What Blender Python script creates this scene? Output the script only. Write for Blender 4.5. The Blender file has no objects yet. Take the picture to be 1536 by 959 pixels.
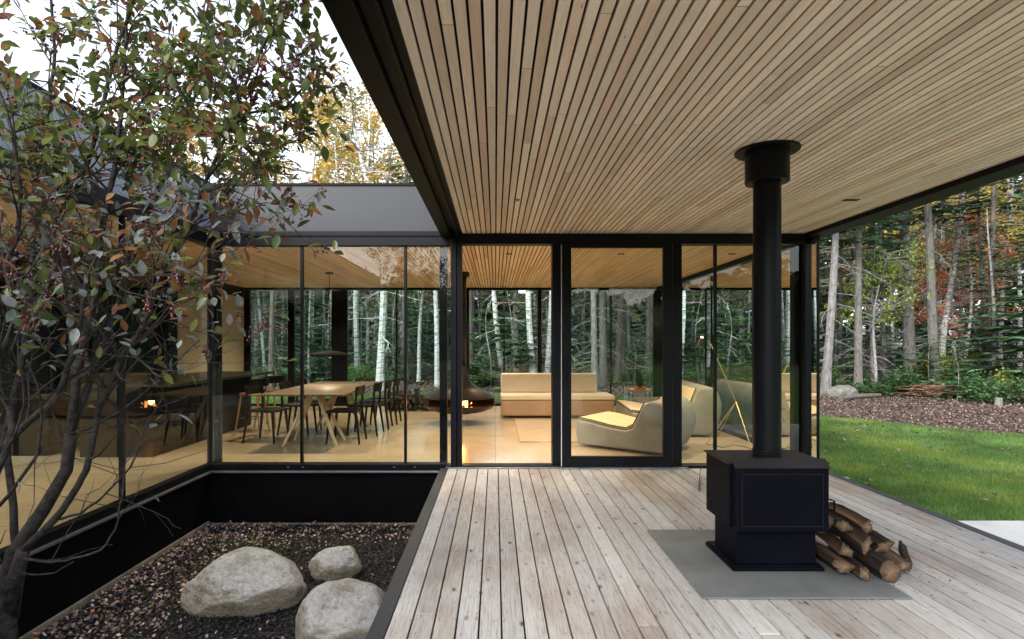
import bpy, math, random
import numpy as np
from mathutils import Vector, Matrix, noise
R = math.radians
C = bpy.context.scene.collection
random.seed(7); NR = np.random.default_rng(11)
F = 850.0; H = 1.4; VX = 743.0; VY = 515.0       # photo focal length in px, eye height, vanishing point
def P(px, py, Y): return Vector(((px-VX)*Y/F, Y, H-(py-VY)*Y/F))
def G(px, py, z=0.0):
    Y = F*(H-z)/(py-VY); return Vector(((px-VX)*Y/F, Y, z))

# ------------------------------------------------------------------ materials
def nm(name):
    m = bpy.data.materials.new(name); m.use_nodes = True
    nt = m.node_tree; nt.nodes.clear(); return m, nt
def N(nt, t, **k):
    n = nt.nodes.new(t)
    for a, v in k.items():
        if a in n.inputs.keys() if hasattr(n.inputs, 'keys') else False: n.inputs[a].default_value = v
        else: setattr(n, a, v)
    return n
def L(nt, a, b): nt.links.new(a, b)
def mixc(nt, mode, fac, a, b):
    n = nt.nodes.new('ShaderNodeMix'); n.data_type = 'RGBA'; n.blend_type = mode
    for idx, v in ((0, fac), (6, a), (7, b)):
        if hasattr(v, 'is_output'): nt.links.new(v, n.inputs[idx])
        elif idx == 0: n.inputs[0].default_value = v
        else: n.inputs[idx].default_value = (*v, 1) if len(v) == 3 else v
    return n.outputs[2]
def ramp(nt, src, stops):
    r = nt.nodes.new('ShaderNodeValToRGB'); L(nt, src, r.inputs[0])
    el = r.color_ramp.elements
    while len(el) < len(stops): el.new(0.5)
    for e, (p, c) in zip(el, stops): e.position = p; e.color = (*c, 1) if len(c) == 3 else c
    return r.outputs[0]
def tex(nt, scale=(1,1,1), nscale=5.0, detail=4, rough=0.55, coord='Object', rot=(0,0,0), kind='noise'):
    tc = nt.nodes.new('ShaderNodeTexCoord'); mp = nt.nodes.new('ShaderNodeMapping')
    mp.inputs['Scale'].default_value = scale; mp.inputs['Rotation'].default_value = rot
    L(nt, tc.outputs[coord], mp.inputs[0])
    if kind == 'noise':
        n = nt.nodes.new('ShaderNodeTexNoise'); n.inputs['Scale'].default_value = nscale
        n.inputs['Detail'].default_value = detail; n.inputs['Roughness'].default_value = rough
    else:
        n = nt.nodes.new('ShaderNodeTexVoronoi'); n.inputs['Scale'].default_value = nscale
    L(nt, mp.outputs[0], n.inputs['Vector']); return n
def bsdf(nt, color, rough=0.5, metal=0.0, spec=0.5, bump=None, bstr=0.2, bdist=0.01, coat=0, trans=None):
    b = nt.nodes.new('ShaderNodeBsdfPrincipled'); o = nt.nodes.new('ShaderNodeOutputMaterial')
    if hasattr(color, 'is_output'): L(nt, color, b.inputs['Base Color'])
    else: b.inputs['Base Color'].default_value = (*color, 1)
    if hasattr(rough, 'is_output'): L(nt, rough, b.inputs['Roughness'])
    else: b.inputs['Roughness'].default_value = rough
    b.inputs['Metallic'].default_value = metal; b.inputs['Specular IOR Level'].default_value = spec
    b.inputs['Coat Weight'].default_value = coat
    if bump is not None:
        bp = nt.nodes.new('ShaderNodeBump'); bp.inputs['Strength'].default_value = bstr; bp.inputs['Distance'].default_value = bdist
        L(nt, bump, bp.inputs['Height']); L(nt, bp.outputs[0], b.inputs['Normal'])
    out = b.outputs[0]
    if trans:
        t = nt.nodes.new('ShaderNodeBsdfTranslucent'); mx = nt.nodes.new('ShaderNodeMixShader'); mx.inputs[0].default_value = trans
        if hasattr(color, 'is_output'): L(nt, color, t.inputs[0])
        else: t.inputs[0].default_value = (*color, 1)
        L(nt, out, mx.inputs[1]); L(nt, t.outputs[0], mx.inputs[2]); out = mx.outputs[0]
    L(nt, out, o.inputs[0]); return b
def attr(nt, name='tint'):
    a = nt.nodes.new('ShaderNodeAttribute'); a.attribute_name = name; return a.outputs['Color']

def mat_noise(name, c1, c2, nscale=6, rough=0.5, spec=0.5, bstr=0.2, bscale=None, scale=(1,1,1), metal=0, r2=None, bdist=0.01, coord='Object', detail=5):
    m, nt = nm(name); n = tex(nt, scale, nscale, detail, coord=coord)
    col = ramp(nt, n.outputs[0], [(0.3, c1), (0.7, c2)])
    b = tex(nt, scale, bscale or nscale*4, 6, coord=coord)
    rr = rough
    if r2 is not None:
        mr = nt.nodes.new('ShaderNodeMapRange'); L(nt, n.outputs[0], mr.inputs[0])
        mr.inputs[1].default_value = .3; mr.inputs[2].default_value = .7; mr.inputs[3].default_value = rough; mr.inputs[4].default_value = r2; rr = mr.outputs[0]
    bsdf(nt, col, rr, metal, spec, b.outputs[0], bstr, bdist); return m
def mat_tint(name, rough=0.5, spec=0.5, trans=None, var=0.25, nscale=30, bstr=0.0, scale=(1,1,1)):
    m, nt = nm(name); n = tex(nt, scale, nscale, 3)
    g = ramp(nt, n.outputs[0], [(0.3, (1-var,)*3), (0.7, (1+var,)*3)])
    bsdf(nt, mixc(nt, 'MULTIPLY', 1.0, attr(nt), g), rough, 0, spec, n.outputs[0] if bstr else None, bstr, trans=trans); return m

def mat_slats(name, mul=(1,1,1)):
    m, nt = nm(name)
    g = tex(nt, (9, .55, 9), 9, 7, .65); w = tex(nt, (2.2, .35, 2), 2.2, 3)
    col = mixc(nt, 'MULTIPLY', 1.0, attr(nt), ramp(nt, g.outputs[0], [(0.25, (.84,.81,.77)), (0.5, (1,1,1)), (0.8, (1.06,1.05,1.04))]))
    col = mixc(nt, 'MULTIPLY', .6, col, ramp(nt, w.outputs[0], [(0.3, (.82,.78,.74)), (.65, (1.08,1.06,1.05))]))
    k = tex(nt, (4.5, 1.1, 1), 3.5, kind='v'); 
    col = mixc(nt, 'MULTIPLY', .8, col, ramp(nt, k.outputs['Distance'], [(0.03, (.5,.36,.24)), (.075, (1,1,1))]))
    col = mixc(nt, 'MULTIPLY', 1, col, tuple(a*b for a, b in zip(mul, (1.02,.975,.915))))
    bsdf(nt, col, .5, 0, .35, g.outputs[0], .12, .004); return m
def mat_deck():
    m, nt = nm('weathered_deck_wood')
    g = tex(nt, (14, .5, 14), 9, 8, .7); w = tex(nt, (1, .7, 1), 1.1, 4)
    col = mixc(nt, 'MULTIPLY', 1.0, attr(nt), ramp(nt, g.outputs[0], [(0.28, (.42,.41,.40)), (0.5, (.97,.97,.97)), (0.78, (1.2,1.2,1.2))]))
    st = tex(nt, (1.0, .38, 1), 1.6, 5, .6)
    col = mixc(nt, 'MULTIPLY', .8, col, ramp(nt, st.outputs[0], [(0.34, (.62,.50,.42)), (.5, (.97,.97,.97)), (.8, (1.06,1.08,1.11))]))
    k = tex(nt, (3.2, 1.5, 1), 2.6, kind='v')
    col = mixc(nt, 'MULTIPLY', 1, col, ramp(nt, k.outputs['Distance'], [(0.04, (.14,.11,.09)), (.07, (.5,.43,.38)), (.15, (1,1,1))]))
    k2 = tex(nt, (20, 8, 1), 1.9, 3)
    col = mixc(nt, 'MULTIPLY', .8, col, ramp(nt, k2.outputs[0], [(0.28, (.35,.32,.30)), (.38, (1,1,1))]))
    bsdf(nt, col, .62, 0, .35, g.outputs[0], .35, .006); return m
def mat_glass(name, tint=(.86,.95,.93), refl=1.0):
    m, nt = nm(name); o = nt.nodes.new('ShaderNodeOutputMaterial')
    t = nt.nodes.new('ShaderNodeBsdfTransparent'); t.inputs[0].default_value = (*tint, 1)
    g = nt.nodes.new('ShaderNodeBsdfGlossy'); g.inputs['Roughness'].default_value = 0.0; g.inputs[0].default_value = (.95*refl,)*3+(1,)
    fr = nt.nodes.new('ShaderNodeFresnel'); fr.inputs[0].default_value = 1.5
    mm = nt.nodes.new('ShaderNodeMath'); mm.operation = 'MULTIPLY'; mm.inputs[1].default_value = 1.15; mm.use_clamp = True
    L(nt, fr.outputs[0], mm.inputs[0])
    mx = nt.nodes.new('ShaderNodeMixShader'); L(nt, mm.outputs[0], mx.inputs[0]); L(nt, t.outputs[0], mx.inputs[1]); L(nt, g.outputs[0], mx.inputs[2])
    L(nt, mx.outputs[0], o.inputs[0]); return m
def mat_emit(name, col, s):
    m, nt = nm(name); o = nt.nodes.new('ShaderNodeOutputMaterial'); e = nt.nodes.new('ShaderNodeEmission')
    e.inputs[0].default_value = (*col, 1); e.inputs[1].default_value = s; L(nt, e.outputs[0], o.inputs[0]); return m
def mat_birch():
    m, nt = nm('birch_bark'); n = tex(nt, (3, 3, 14), 1.6, 5, .7)
    col = ramp(nt, n.outputs[0], [(0.36, (.05,.045,.04)), (.44, (.38,.37,.36)), (.6, (.62,.62,.6))])
    col = mixc(nt, 'MULTIPLY', 1, attr(nt), col)
    bsdf(nt, col, .7, 0, .3, n.outputs[0], .3); return m
def mat_bark():
    m, nt = nm('forest_bark'); n = tex(nt, (6, 6, 2), 3, 6, .7)
    col = mixc(nt, 'MULTIPLY', 1, attr(nt), ramp(nt, n.outputs[0], [(0.3, (.42,.42,.42)), (.62, (1.15,1.15,1.15))]))
    bsdf(nt, col, .85, 0, .2, n.outputs[0], .6, .03); return m
def mat_foliage(name, base, var=.5, trans=.3, rough=.6, hue=None):
    m, nt = nm(name); oi = nt.nodes.new('ShaderNodeObjectInfo')
    n = tex(nt, (1,1,1), 1.1, 3)
    g = ramp(nt, n.outputs[0], [(0.35, (1-var,)*3), (0.65, (1+var,)*3)])
    col = mixc(nt, 'MULTIPLY', 1, attr(nt), g)
    r = ramp(nt, oi.outputs['Random'], [(0, (.75,.8,.85)), (.5, (1,1,1)), (1, (1.25,1.15,.9))])
    col = mixc(nt, 'MULTIPLY', 1, col, r); col = mixc(nt, 'MULTIPLY', 1, col, base)
    bsdf(nt, col, rough, 0, .3, trans=trans); return m
def mat_concrete_floor():
    m, nt = nm('polished_concrete_floor'); n = tex(nt, (1,1,1), 1.0, 6, .6); n2 = tex(nt, (1,1,1), 14, 5)
    col = ramp(nt, n.outputs[0], [(0.3, (.42,.335,.22)), (.7, (.56,.455,.305))])
    col = mixc(nt, 'MULTIPLY', .5, col, ramp(nt, n2.outputs[0], [(0.35, (.85,.85,.85)), (.65, (1.08,1.08,1.08))]))
    br = nt.nodes.new('ShaderNodeTexBrick'); br.inputs['Scale'].default_value = 1; br.offset = 0
    br.inputs['Brick Width'].default_value = 2.6; br.inputs['Row Height'].default_value = 2.1; br.inputs['Mortar Size'].default_value = .006
    br.inputs['Color1'].default_value = br.inputs['Color2'].default_value = (1,1,1,1); br.inputs['Mortar'].default_value = (.6,.6,.6,1)
    tc = nt.nodes.new('ShaderNodeTexCoord'); L(nt, tc.outputs['Object'], br.inputs['Vector'])
    col = mixc(nt, 'MULTIPLY', .7, col, br.outputs[0])
    rr = ramp(nt, n.outputs[0], [(0.3, (.13,)*3), (.7, (.26,)*3)])
    bsdf(nt, col, rr, 0, .5, n2.outputs[0], .02, .002); return m
def mat_boulder():
    m, nt = nm('boulder_granite'); n = tex(nt, (1,1,1), 2.2, 7, .65); f = tex(nt, (1,1,1), 38, 7, .75); v = tex(nt, (1,1,3), 9, 6)
    col = ramp(nt, n.outputs[0], [(0.3, (.50,.49,.47)), (.5, (.60,.595,.58)), (.72, (.70,.695,.67))])
    col = mixc(nt, 'MULTIPLY', .9, col, ramp(nt, f.outputs[0], [(0.35, (.62,.6,.57)), (.55, (1,1,1)), (.7, (1.15,1.15,1.15))]))
    col = mixc(nt, 'MULTIPLY', .8, col, ramp(nt, v.outputs[0], [(0.33, (.62,.56,.46)), (.48, (1,1,1))]))
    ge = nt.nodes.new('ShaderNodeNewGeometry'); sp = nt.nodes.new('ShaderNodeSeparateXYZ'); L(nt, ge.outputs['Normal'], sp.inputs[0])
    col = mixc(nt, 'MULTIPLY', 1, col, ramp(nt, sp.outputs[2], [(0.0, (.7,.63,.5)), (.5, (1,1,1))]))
    mul = nt.nodes.new('ShaderNodeMath'); mul.operation = 'ADD'; L(nt, v.outputs[0], mul.inputs[0]); L(nt, f.outputs[0], mul.inputs[1])
    pl = tex(nt, (1,1,1), 4.5, 5, .6); col = mixc(nt, 'MULTIPLY', .45, col, ramp(nt, pl.outputs[0], [(0.36, (.66,.66,.60)), (.46, (1,1,1))]))
    bsdf(nt, col, .85, 0, .25, mul.outputs[0], 1.0, .03); return m
def mat_log():
    m, nt = nm('split_firewood'); n = tex(nt, (26, 2, 26), 1.6, 6, .7)
    col = mixc(nt, 'MULTIPLY', 1, attr(nt), ramp(nt, n.outputs[0], [(0.3, (.45,.4,.36)), (.62, (1.1,1.1,1.1))]))
    bsdf(nt, col, .85, 0, .2, n.outputs[0], .9, .012); return m
def mat_ground(name, c, s, bd=.05, bstr=.8):
    m, nt = nm(name); n = tex(nt, (1,1,1), s, 8, .7); n2 = tex(nt, (1,1,1), s*.07, 4)
    col = ramp(nt, n.outputs[0], [(0.3, c[0]), (.5, c[1]), (.7, c[2])])
    col = mixc(nt, 'MULTIPLY', .7, col, ramp(nt, n2.outputs[0], [(0.35, (.6,.6,.6)), (.65, (1.2,1.2,1.2))]))
    bsdf(nt, col, .95, 0, .15, n.outputs[0], bstr, bd); return m

M = dict(
 black = mat_noise('black_powder_coat', (.003,.0035,.005), (.005,.006,.008), 3, .34, .16, .03, 80, bdist=.001, r2=.42),
 soffit = mat_noise('black_steel_beam', (.003,.003,.0037), (.006,.006,.007), 2, .42, .12, .03, 60, bdist=.001),
 matte = mat_noise('matte_black', (.006,.006,.007), (.011,.011,.012), 4, .8, .2, .05, 50),
 found = mat_noise('black_membrane', (.002,.002,.0025), (.004,.004,.005), 2, .8, .05, .05, 30),
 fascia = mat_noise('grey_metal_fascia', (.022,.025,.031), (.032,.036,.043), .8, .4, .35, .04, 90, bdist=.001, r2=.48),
 fascia2 = mat_noise('sky_lit_metal_fascia', (.17,.20,.25), (.21,.24,.30), 1.4, .4, .5, .04, 90, bdist=.001),  # same paint as the front fascia, sky reflection put into a paler blue
 flash = mat_noise('metal_flashing', (.16,.17,.19), (.26,.27,.29), 5, .35, .6, .03, metal=.6),
 slat = mat_slats('cedar_ceiling_slat'), slat_in = mat_slats('lamplight_tinted_slat_indoor', (1.02,.98,.86)),  # indoor slats: warm lamplight tinted into the colour
 deck = mat_deck(), glass = mat_glass('window_glass'), glass_d = mat_glass('door_glass', (.8,.84,.78)),
 stove = mat_noise('stove_iron', (.0015,.0018,.004), (.003,.0035,.007), 3, .5, .06, .12, 220, bdist=.001, r2=.55),
 stovetop = mat_noise('stove_top_iron', (.012,.012,.013), (.022,.022,.023), 5, .5, .3, .15, 220, bdist=.001),
 hearth = mat_noise('fibre_cement_sheet', (.085,.095,.098), (.145,.152,.152), 3.2, .62, .4, .15, 40, bdist=.002),
 conc = mat_noise('concrete_edge', (.12,.11,.09), (.22,.2,.16), 8, .9, .2, .5, 40),
 whiteconc = mat_noise('pale_concrete_slab', (.55,.55,.53), (.68,.68,.66), 2, .8, .3, .3, 60),
 floor = mat_concrete_floor(),
 wall = mat_noise('warm_plaster', (.50,.42,.30), (.56,.47,.34), 2, .6, .3, .04, 60),
 sofa = mat_noise('cream_leather', (.76,.66,.49), (.82,.72,.55), 5, .5, .4, .2, 60, bdist=.004),
 sofabase = mat_noise('tan_leather', (.42,.27,.16), (.48,.32,.2), 5, .5, .4, .2, 60, bdist=.004),
 fab = mat_noise('oatmeal_upholstery', (.25,.235,.20), (.33,.31,.26), 4, .9, .2, .5, 300, bdist=.002),  # greyed: door glass reflection put into the cloth colour
 fabtop = mat_noise('cream_cushion', (.62,.52,.33), (.70,.6,.4), 4, .85, .2, .4, 200, bdist=.002),
 greyfab = mat_noise('grey_wool', (.13,.13,.12), (.19,.19,.18), 12, .95, .2, .5, 200, bdist=.002),
 piping = mat_noise('brown_piping', (.05,.035,.02), (.08,.055,.03), 9, .6),
 rug = mat_noise('woven_rug', (.34,.27,.18), (.60,.50,.36), 9, .95, .1, .6, 60, scale=(.4,7,1)),
 tabletop = mat_noise('oak_veneer', (.12,.085,.055), (.17,.12,.075), 5, .35, .5, .05, 40, scale=(8,.6,1), r2=.45),
 palewood = mat_noise('ash_wood', (.55,.40,.24), (.66,.5,.31), 5, .5, .4, .05, 40, scale=(6,6,.8)),
 brownwood = mat_noise('walnut_wood', (.22,.10,.045), (.33,.16,.07), 5, .45, .4, .05, 40),
 chair = mat_noise('black_stained_ash', (.003,.003,.003), (.007,.006,.006), 6, .4, .2, .1, 60),
 brass = mat_noise('brass', (.62,.42,.16), (.75,.52,.22), 9, .25, .5, .02, metal=1),
 dsteel = mat_noise('dark_steel', (.018,.016,.015), (.03,.027,.025), 4, .35, .5, .05, metal=.5),
 emberin = mat_noise('fire_glow_tinted_lining', (.35,.11,.03), (.5,.18,.05), 6, .6),  # orange firelight painted into the lining colour, emits nothing
 fire = mat_emit('flame', (1.0,.32,.06), 14), bulb = mat_emit('warm_lamp_lens', (1,.72,.38), 6),
 bulbg = mat_noise('greenish_lamp_lens', (.10,.2,.03), (.16,.3,.05), 5, .3),
 birch = mat_birch(), bark = mat_bark(), log = mat_log(), boulder = mat_boulder(),
 needles = mat_foliage('spruce_needles', (1,1,1), .45, .2), leafage = mat_foliage('deciduous_leaves', (1,1,1), .3, .45, .5),
 grass = mat_foliage('grass_blades', (1,1,1), .22, .4, .5), ferns = mat_foliage('undergrowth_leaves', (1,1,1), .45, .3),
 litter = mat_tint('fallen_leaf', .6, .4, .15), crab = mat_tint('crab_leaf', .38, .5, .5, .2, 60), berry = mat_tint('crab_berry', .25, .6, None, .15),
 twig = mat_noise('crab_bark', (.008,.0065,.006), (.05,.043,.04), 34, .75, .25, 1.0, 70, bdist=.008),
 g_forest = mat_ground('forest_floor_soil', ((.012,.014,.007),(.03,.03,.014),(.06,.045,.025)), 5),
 g_mulch = mat_ground('leafy_mulch', ((.035,.022,.017),(.09,.06,.048),(.20,.14,.115)), 22),
 g_lawn = mat_ground('lawn_turf', ((.04,.09,.014),(.07,.15,.022),(.10,.19,.035)), 18, .03),
 g_pit = mat_ground('dark_mulch', ((.006,.006,.007),(.018,.018,.02),(.05,.045,.045)), 55, .03, 1.0),
 book = mat_noise('red_book_cover', (.5,.08,.03), (.6,.12,.04), 4), plaid = mat_noise('dusty_pink_knit', (.38,.17,.12), (.62,.4,.3), 16, .95, .1, .6, 80),
 white = mat_noise('white_door_edge', (.6,.62,.62), (.7,.71,.7), 4, .4),
 cable = mat_noise('black_cable', (.01,.01,.01), (.02,.02,.02), 4, .5),
 cabinet = mat_noise('charcoal_cabinet', (.0015,.0015,.002), (.0025,.0025,.003), 3, .55, .04, .03, 30),
)

# ------------------------------------------------------------------ mesh builder
class MB:
    def __init__(s): s.v = []; s.f = []; s.c = []; s.col = (1,1,1)
    def add(s, vs, fs):
        b = len(s.v); s.v += [tuple(v) for v in vs]; s.c += [s.col]*len(vs); s.f += [tuple(b+i for i in f) for f in fs]; return s
    def box(s, x0, x1, y0, y1, z0, z1):
        return s.add([(x,y,z) for z in (z0,z1) for y in (y0,y1) for x in (x0,x1)], [(0,2,3,1),(4,5,7,6),(0,1,5,4),(2,6,7,3),(0,4,6,2),(1,3,7,5)])
    def prism(s, prof, a0, a1, axis='x'):
        n = len(prof); vs = []
        for a in (a0, a1):
            for (p, q) in prof: vs.append({'x': (a,p,q), 'y': (p,a,q), 'z': (p,q,a)}[axis])
        fs = [tuple(range(n))[::-1], tuple(range(n, 2*n))] + [(i, (i+1)%n, n+(i+1)%n, n+i) for i in range(n)]
        return s.add(vs, fs)
    def tube(s, pts, rad, n=8, caps=True, jit=0):
        pts = [Vector(p) for p in pts]; m = len(pts)
        if not hasattr(rad, '__len__'): rad = [rad]*m
        vs = []; up = None
        for i, p in enumerate(pts):
            d = (pts[min(i+1, m-1)]-pts[max(i-1, 0)])
            if d.length < 1e-9: d = Vector((0,0,1))
            d.normalize()
            if up is None: up = Vector((1,0,0)) if abs(d.x) < .8 else Vector((0,1,0))
            up = (up - d*up.dot(d)).normalized(); w = d.cross(up)
            for k in range(n):
                a = 2*math.pi*k/n; r = rad[i]*(1+jit*random.uniform(-1,1))
                vs.append(p+(up*math.cos(a)+w*math.sin(a))*r)
        fs = [(i*n+k, i*n+(k+1)%n, (i+1)*n+(k+1)%n, (i+1)*n+k) for i in range(m-1) for k in range(n)]
        if caps: fs += [tuple(range(n))[::-1], tuple(range((m-1)*n, m*n))]
        return s.add(vs, fs)
    def lathe(s, prof, c=(0,0,0), n=32):
        vs = [(c[0]+r*math.cos(2*math.pi*k/n), c[1]+r*math.sin(2*math.pi*k/n), c[2]+z) for r, z in prof for k in range(n)]
        fs = [(i*n+k, i*n+(k+1)%n, (i+1)*n+(k+1)%n, (i+1)*n+k) for i in range(len(prof)-1) for k in range(n)]
        return s.add(vs, fs)
    def build(s, name, mat, parent=None, smooth=False, bevel=0, seg=2, world=True, subsurf=0, tint=False):
        me = bpy.data.meshes.new(name); o = bpy.data.objects.new(name, me)
        off = Vector((0,0,0))
        if parent is not None:
            o.parent = parent
            if world:
                p = parent
                while p: off += p.location; p = p.parent
        vs = [(v[0]-off[0], v[1]-off[1], v[2]-off[2]) for v in s.v]
        me.from_pydata(vs, [], s.f); me.validate()
        if tint:
            a = me.color_attributes.new('tint', 'FLOAT_COLOR', 'POINT')
            a.data.foreach_set('color', np.c_[np.array(s.c, dtype=np.float32), np.ones(len(s.c), np.float32)].ravel())
        me.materials.append(mat); 
        if smooth: me.polygons.foreach_set('use_smooth', [True]*len(me.polygons))
        C.objects.link(o)
        if bevel:
            b = o.modifiers.new('bevel', 'BEVEL'); b.width = bevel; b.segments = seg; b.limit_method = 'ANGLE'; b.harden_normals = False
        if subsurf:
            b = o.modifiers.new('sub', 'SUBSURF'); b.levels = b.render_levels = subsurf
        me.update(); return o
def npmesh(name, V, Fc, col, mat, parent=None, smooth=False, off=(0,0,0)):
    """V (n,3); Fc (m,k) ; col (n,3)"""
    me = bpy.data.meshes.new(name); o = bpy.data.objects.new(name, me)
    n, (m, k) = len(V), Fc.shape
    me.vertices.add(n); me.vertices.foreach_set('co', (V-np.array(off)).astype(np.float32).ravel())
    me.loops.add(m*k); me.loops.foreach_set('vertex_index', Fc.astype(np.int32).ravel())
    me.polygons.add(m); me.polygons.foreach_set('loop_start', np.arange(0, m*k, k, dtype=np.int32))
    me.polygons.foreach_set('use_smooth', np.full(m, smooth))
    a = me.color_attributes.new('tint', 'FLOAT_COLOR', 'POINT')
    a.data.foreach_set('color', np.c_[col, np.ones(n)].astype(np.float32).ravel())
    me.materials.append(mat); me.update(calc_edges=True); C.objects.link(o)
    if parent is not None: o.parent = parent
    return o
def unit(a): return a/np.maximum(np.linalg.norm(a, axis=1, keepdims=True), 1e-9)
def kites(O, D, S, Ln, W):
    """kite shaped cards: origin, direction, side, length, half width"""
    Ln = np.asarray(Ln)[:,None]; W = np.asarray(W)[:,None]
    V = np.stack([O, O+D*Ln*.45+S*W, O+D*Ln, O+D*Ln*.45-S*W], 1).reshape(-1, 3)
    return V, np.arange(len(V)).reshape(-1, 4)
def tag(o, label=None, cat=None, group=None, kind=None):
    if label: o['label'] = label
    if cat: o['category'] = cat
    if group: o['group'] = group
    if kind: o['kind'] = kind
    return o
def thing(name, label, cat, loc=(0,0,0), rz=0, group=None):
    o = bpy.data.objects.new(name, None); o.empty_display_size = .2; C.objects.link(o)
    o.location = loc; o.rotation_euler = (0,0,rz); return tag(o, label, cat, group)
def dup(o, loc=None, rz=None, label=None, scale=None, parent=None):
    c = o.copy(); C.objects.link(c)
    if parent is not None: c.parent = parent
    if loc is not None: c.location = loc
    if rz is not None: c.rotation_euler = (c.rotation_euler[0], c.rotation_euler[1], rz)
    if scale is not None: c.scale = scale if hasattr(scale, '__len__') else (scale,)*3
    if label: c['label'] = label
    for ch in kids(o): dup(ch, parent=c)
    return c
def kids(o): return [x for x in C.objects if x.parent == o]

# ------------------------------------------------------------------ dimensions
YF = 6.43; YB = 12.7; XR = 3.67; XC = -3.23; XD = -.615; CZ = 2.633; RT = 3.19; XL = -7.6; PZ = -.64; GZ = -.15; YN = -3.0; ROOFN = .45  # ROOFN: deck roof stopped short out of view to let more daylight in

# ------------------------------------------------------------------ ground
gm = MB()
B = 320
gm.box(-B, B, YB, B, GZ-.5, GZ-.012); gm.box(-B, XC-.05, -B, YB, GZ-.5, GZ-.012)
gm.box(XD+.02, B, -B, YB, GZ-.5, GZ-.012); gm.box(XC-.05, XD+.02, YF+.05, YB, GZ-.5, GZ-.012); gm.box(XC-.05, XD+.02, -B, YN, GZ-.5, GZ-.012)
tag(gm.build('forest_floor', M['g_forest']), kind='structure')
lawn_edge = [(-26,16.5),(-8,17.2),(0,17.4),(4,16.2),(6.9,12.0),(8.8,9.4),(12.5,4),(17,-6),(17,-25)]
m = MB(); n = len(lawn_edge)
inner = [(-26,YB+.02),(-8,YB+.02),(0,YB+.02),(XR+.02,YB+.02),(XR+.02,8.5),(XR+.02,6),(XR+.02,3),(XR+.02,-3),(XR+.02,-25)]
m.add([(x,y,GZ) for x,y in lawn_edge]+[(x,y,GZ) for x,y in inner], [(i+1, i, n+i, n+i+1) for i in range(n-1)])
tag(m.build('lawn', M['g_lawn']), kind='structure')
mulch_edge = [(-26,19.5),(-8,20.0),(0,20.2),(5,19.6),(9.9,16.9),(13.3,14.0),(19,8),(24,-6),(24,-25)]
m = MB(); m.add([(x,y,GZ-.005) for x,y in lawn_edge]+[(x,y,GZ-.005) for x,y in mulch_edge], [(i, i+1, n+i+1, n+i) for i in range(n-1)])
tag(m.build('mulch_strip', M['g_mulch']), kind='structure')
m = MB(); m.box(XC-.02, XD+.02, YN, YF+.02, PZ-.3, PZ)
tag(m.build('courtyard_mulch', M['g_pit']), kind='structure')
# pale slab beside the deck, lower right of the photo
m = MB(); m.box(3.66, 6.2, 2.2, 4.86, GZ-.1, GZ+.03); t = m.build('concrete_paving_slab', M['whiteconc'], bevel=.008); tag(t, kind='structure')

# ------------------------------------------------------------------ deck
def boards(m, x0, x1, y0, y1, z0, z1, pitch, gap, cols, maxlen=(2.2, 4.5), rnd=random, cup=.0):
    x = x0
    while x < x1-.01:
        xe = min(x+pitch-gap, x1); y = y0 - rnd.uniform(0, 2)
        base = rnd.choice(cols)
        while y < y1:
            L_ = rnd.uniform(*maxlen); a, b = max(y, y0), min(y+L_-.006, y1)
            if b-a > .05:
                k = rnd.uniform(.86, 1.1); c = rnd.choice(cols) if rnd.random() < .75 else base
                m.col = tuple(v*k for v in c); dz = rnd.uniform(-.0012, .0012) if cup else 0
                m.box(x, xe, a, b, z0, z1+dz)
            y += L_
        x += pitch
rd = random.Random(3)
m = MB()
boards(m, XD+.088, 3.55, YN, 6.325, -.03, 0.0, .1125, .0085, [(.375,.365,.35),(.39,.382,.37),(.36,.35,.335),(.40,.392,.38),(.375,.355,.33)], (4.5,6.5), rd, 1)
dk = tag(m.build('wooden_deck', M['deck'], bevel=.003, seg=2, tint=True), kind='structure')
m = MB()   # screws in rows over the joists
for yy in np.arange(-2.8, 6.2, .6):
    x = XD+.088
    while x < 3.5:
        for dx in (.022, .084):
            a = [(x+dx+.0035*math.cos(k*1.047), yy+rd.uniform(-.012,.012)*0+.0035*math.sin(k*1.047), .0015) for k in range(6)]
            m.add(a, [(0,1,2,3,4,5)])
        x += .1125
o = m.build('screw_heads', M['matte'], dk)
m = MB(); m.box(XD, XD+.084, YN, 6.33, -.62, .004); o = m.build('edge_trim', M['fascia'], dk, bevel=.003)
m = MB(); m.box(3.556, 3.64, YN, 6.33, -.3, .002); o = m.build('edge_trim', M['fascia'], dk, bevel=.003)
m = MB(); m.box(XD+.085, 3.555, YN, 6.33, -.09, -.045); o = m.build('joist_bed', M['matte'], dk)

# ------------------------------------------------------------------ house
hs = thing('glass_house', 'black framed single storey glass house with slatted timber ceilings', 'house', (0, YF, 0))
m = MB(); m.box(XC+.0, XR-.02, YF+.001, YB, -.4, 0.0); m.box(XL, XC, YN, YB, -.4, 0.0)
m.build('floor', M['floor'], hs)
m = MB(); m.box(XC-.03, XD, YF-.06, YF+.0, PZ-.1, -.012-.04); m.box(XC-.05, XC+.012, YN, YF-.061, PZ-.1, -.052)
m.build('foundation_wall', M['found'], hs)
m = MB(); m.box(XC+.013, XD-.002, YF-.085, YF-.061, PZ-.02, PZ+.022); m.box(XC+.013, XC+.04, YN, YF-.086, PZ-.02, PZ+.05)
m.build('concrete_footing', M['conc'], hs)
# flashing under the window sills
m = MB(); m.box(XC-.02, XD-.002, YF-.105, YF-.005, -.05, -.028); m.box(XC-.02, XC+.065, YN, YF-.106, -.05, -.028)
m.build('sill_flashing', M['flash'], hs, bevel=.003)
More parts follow.
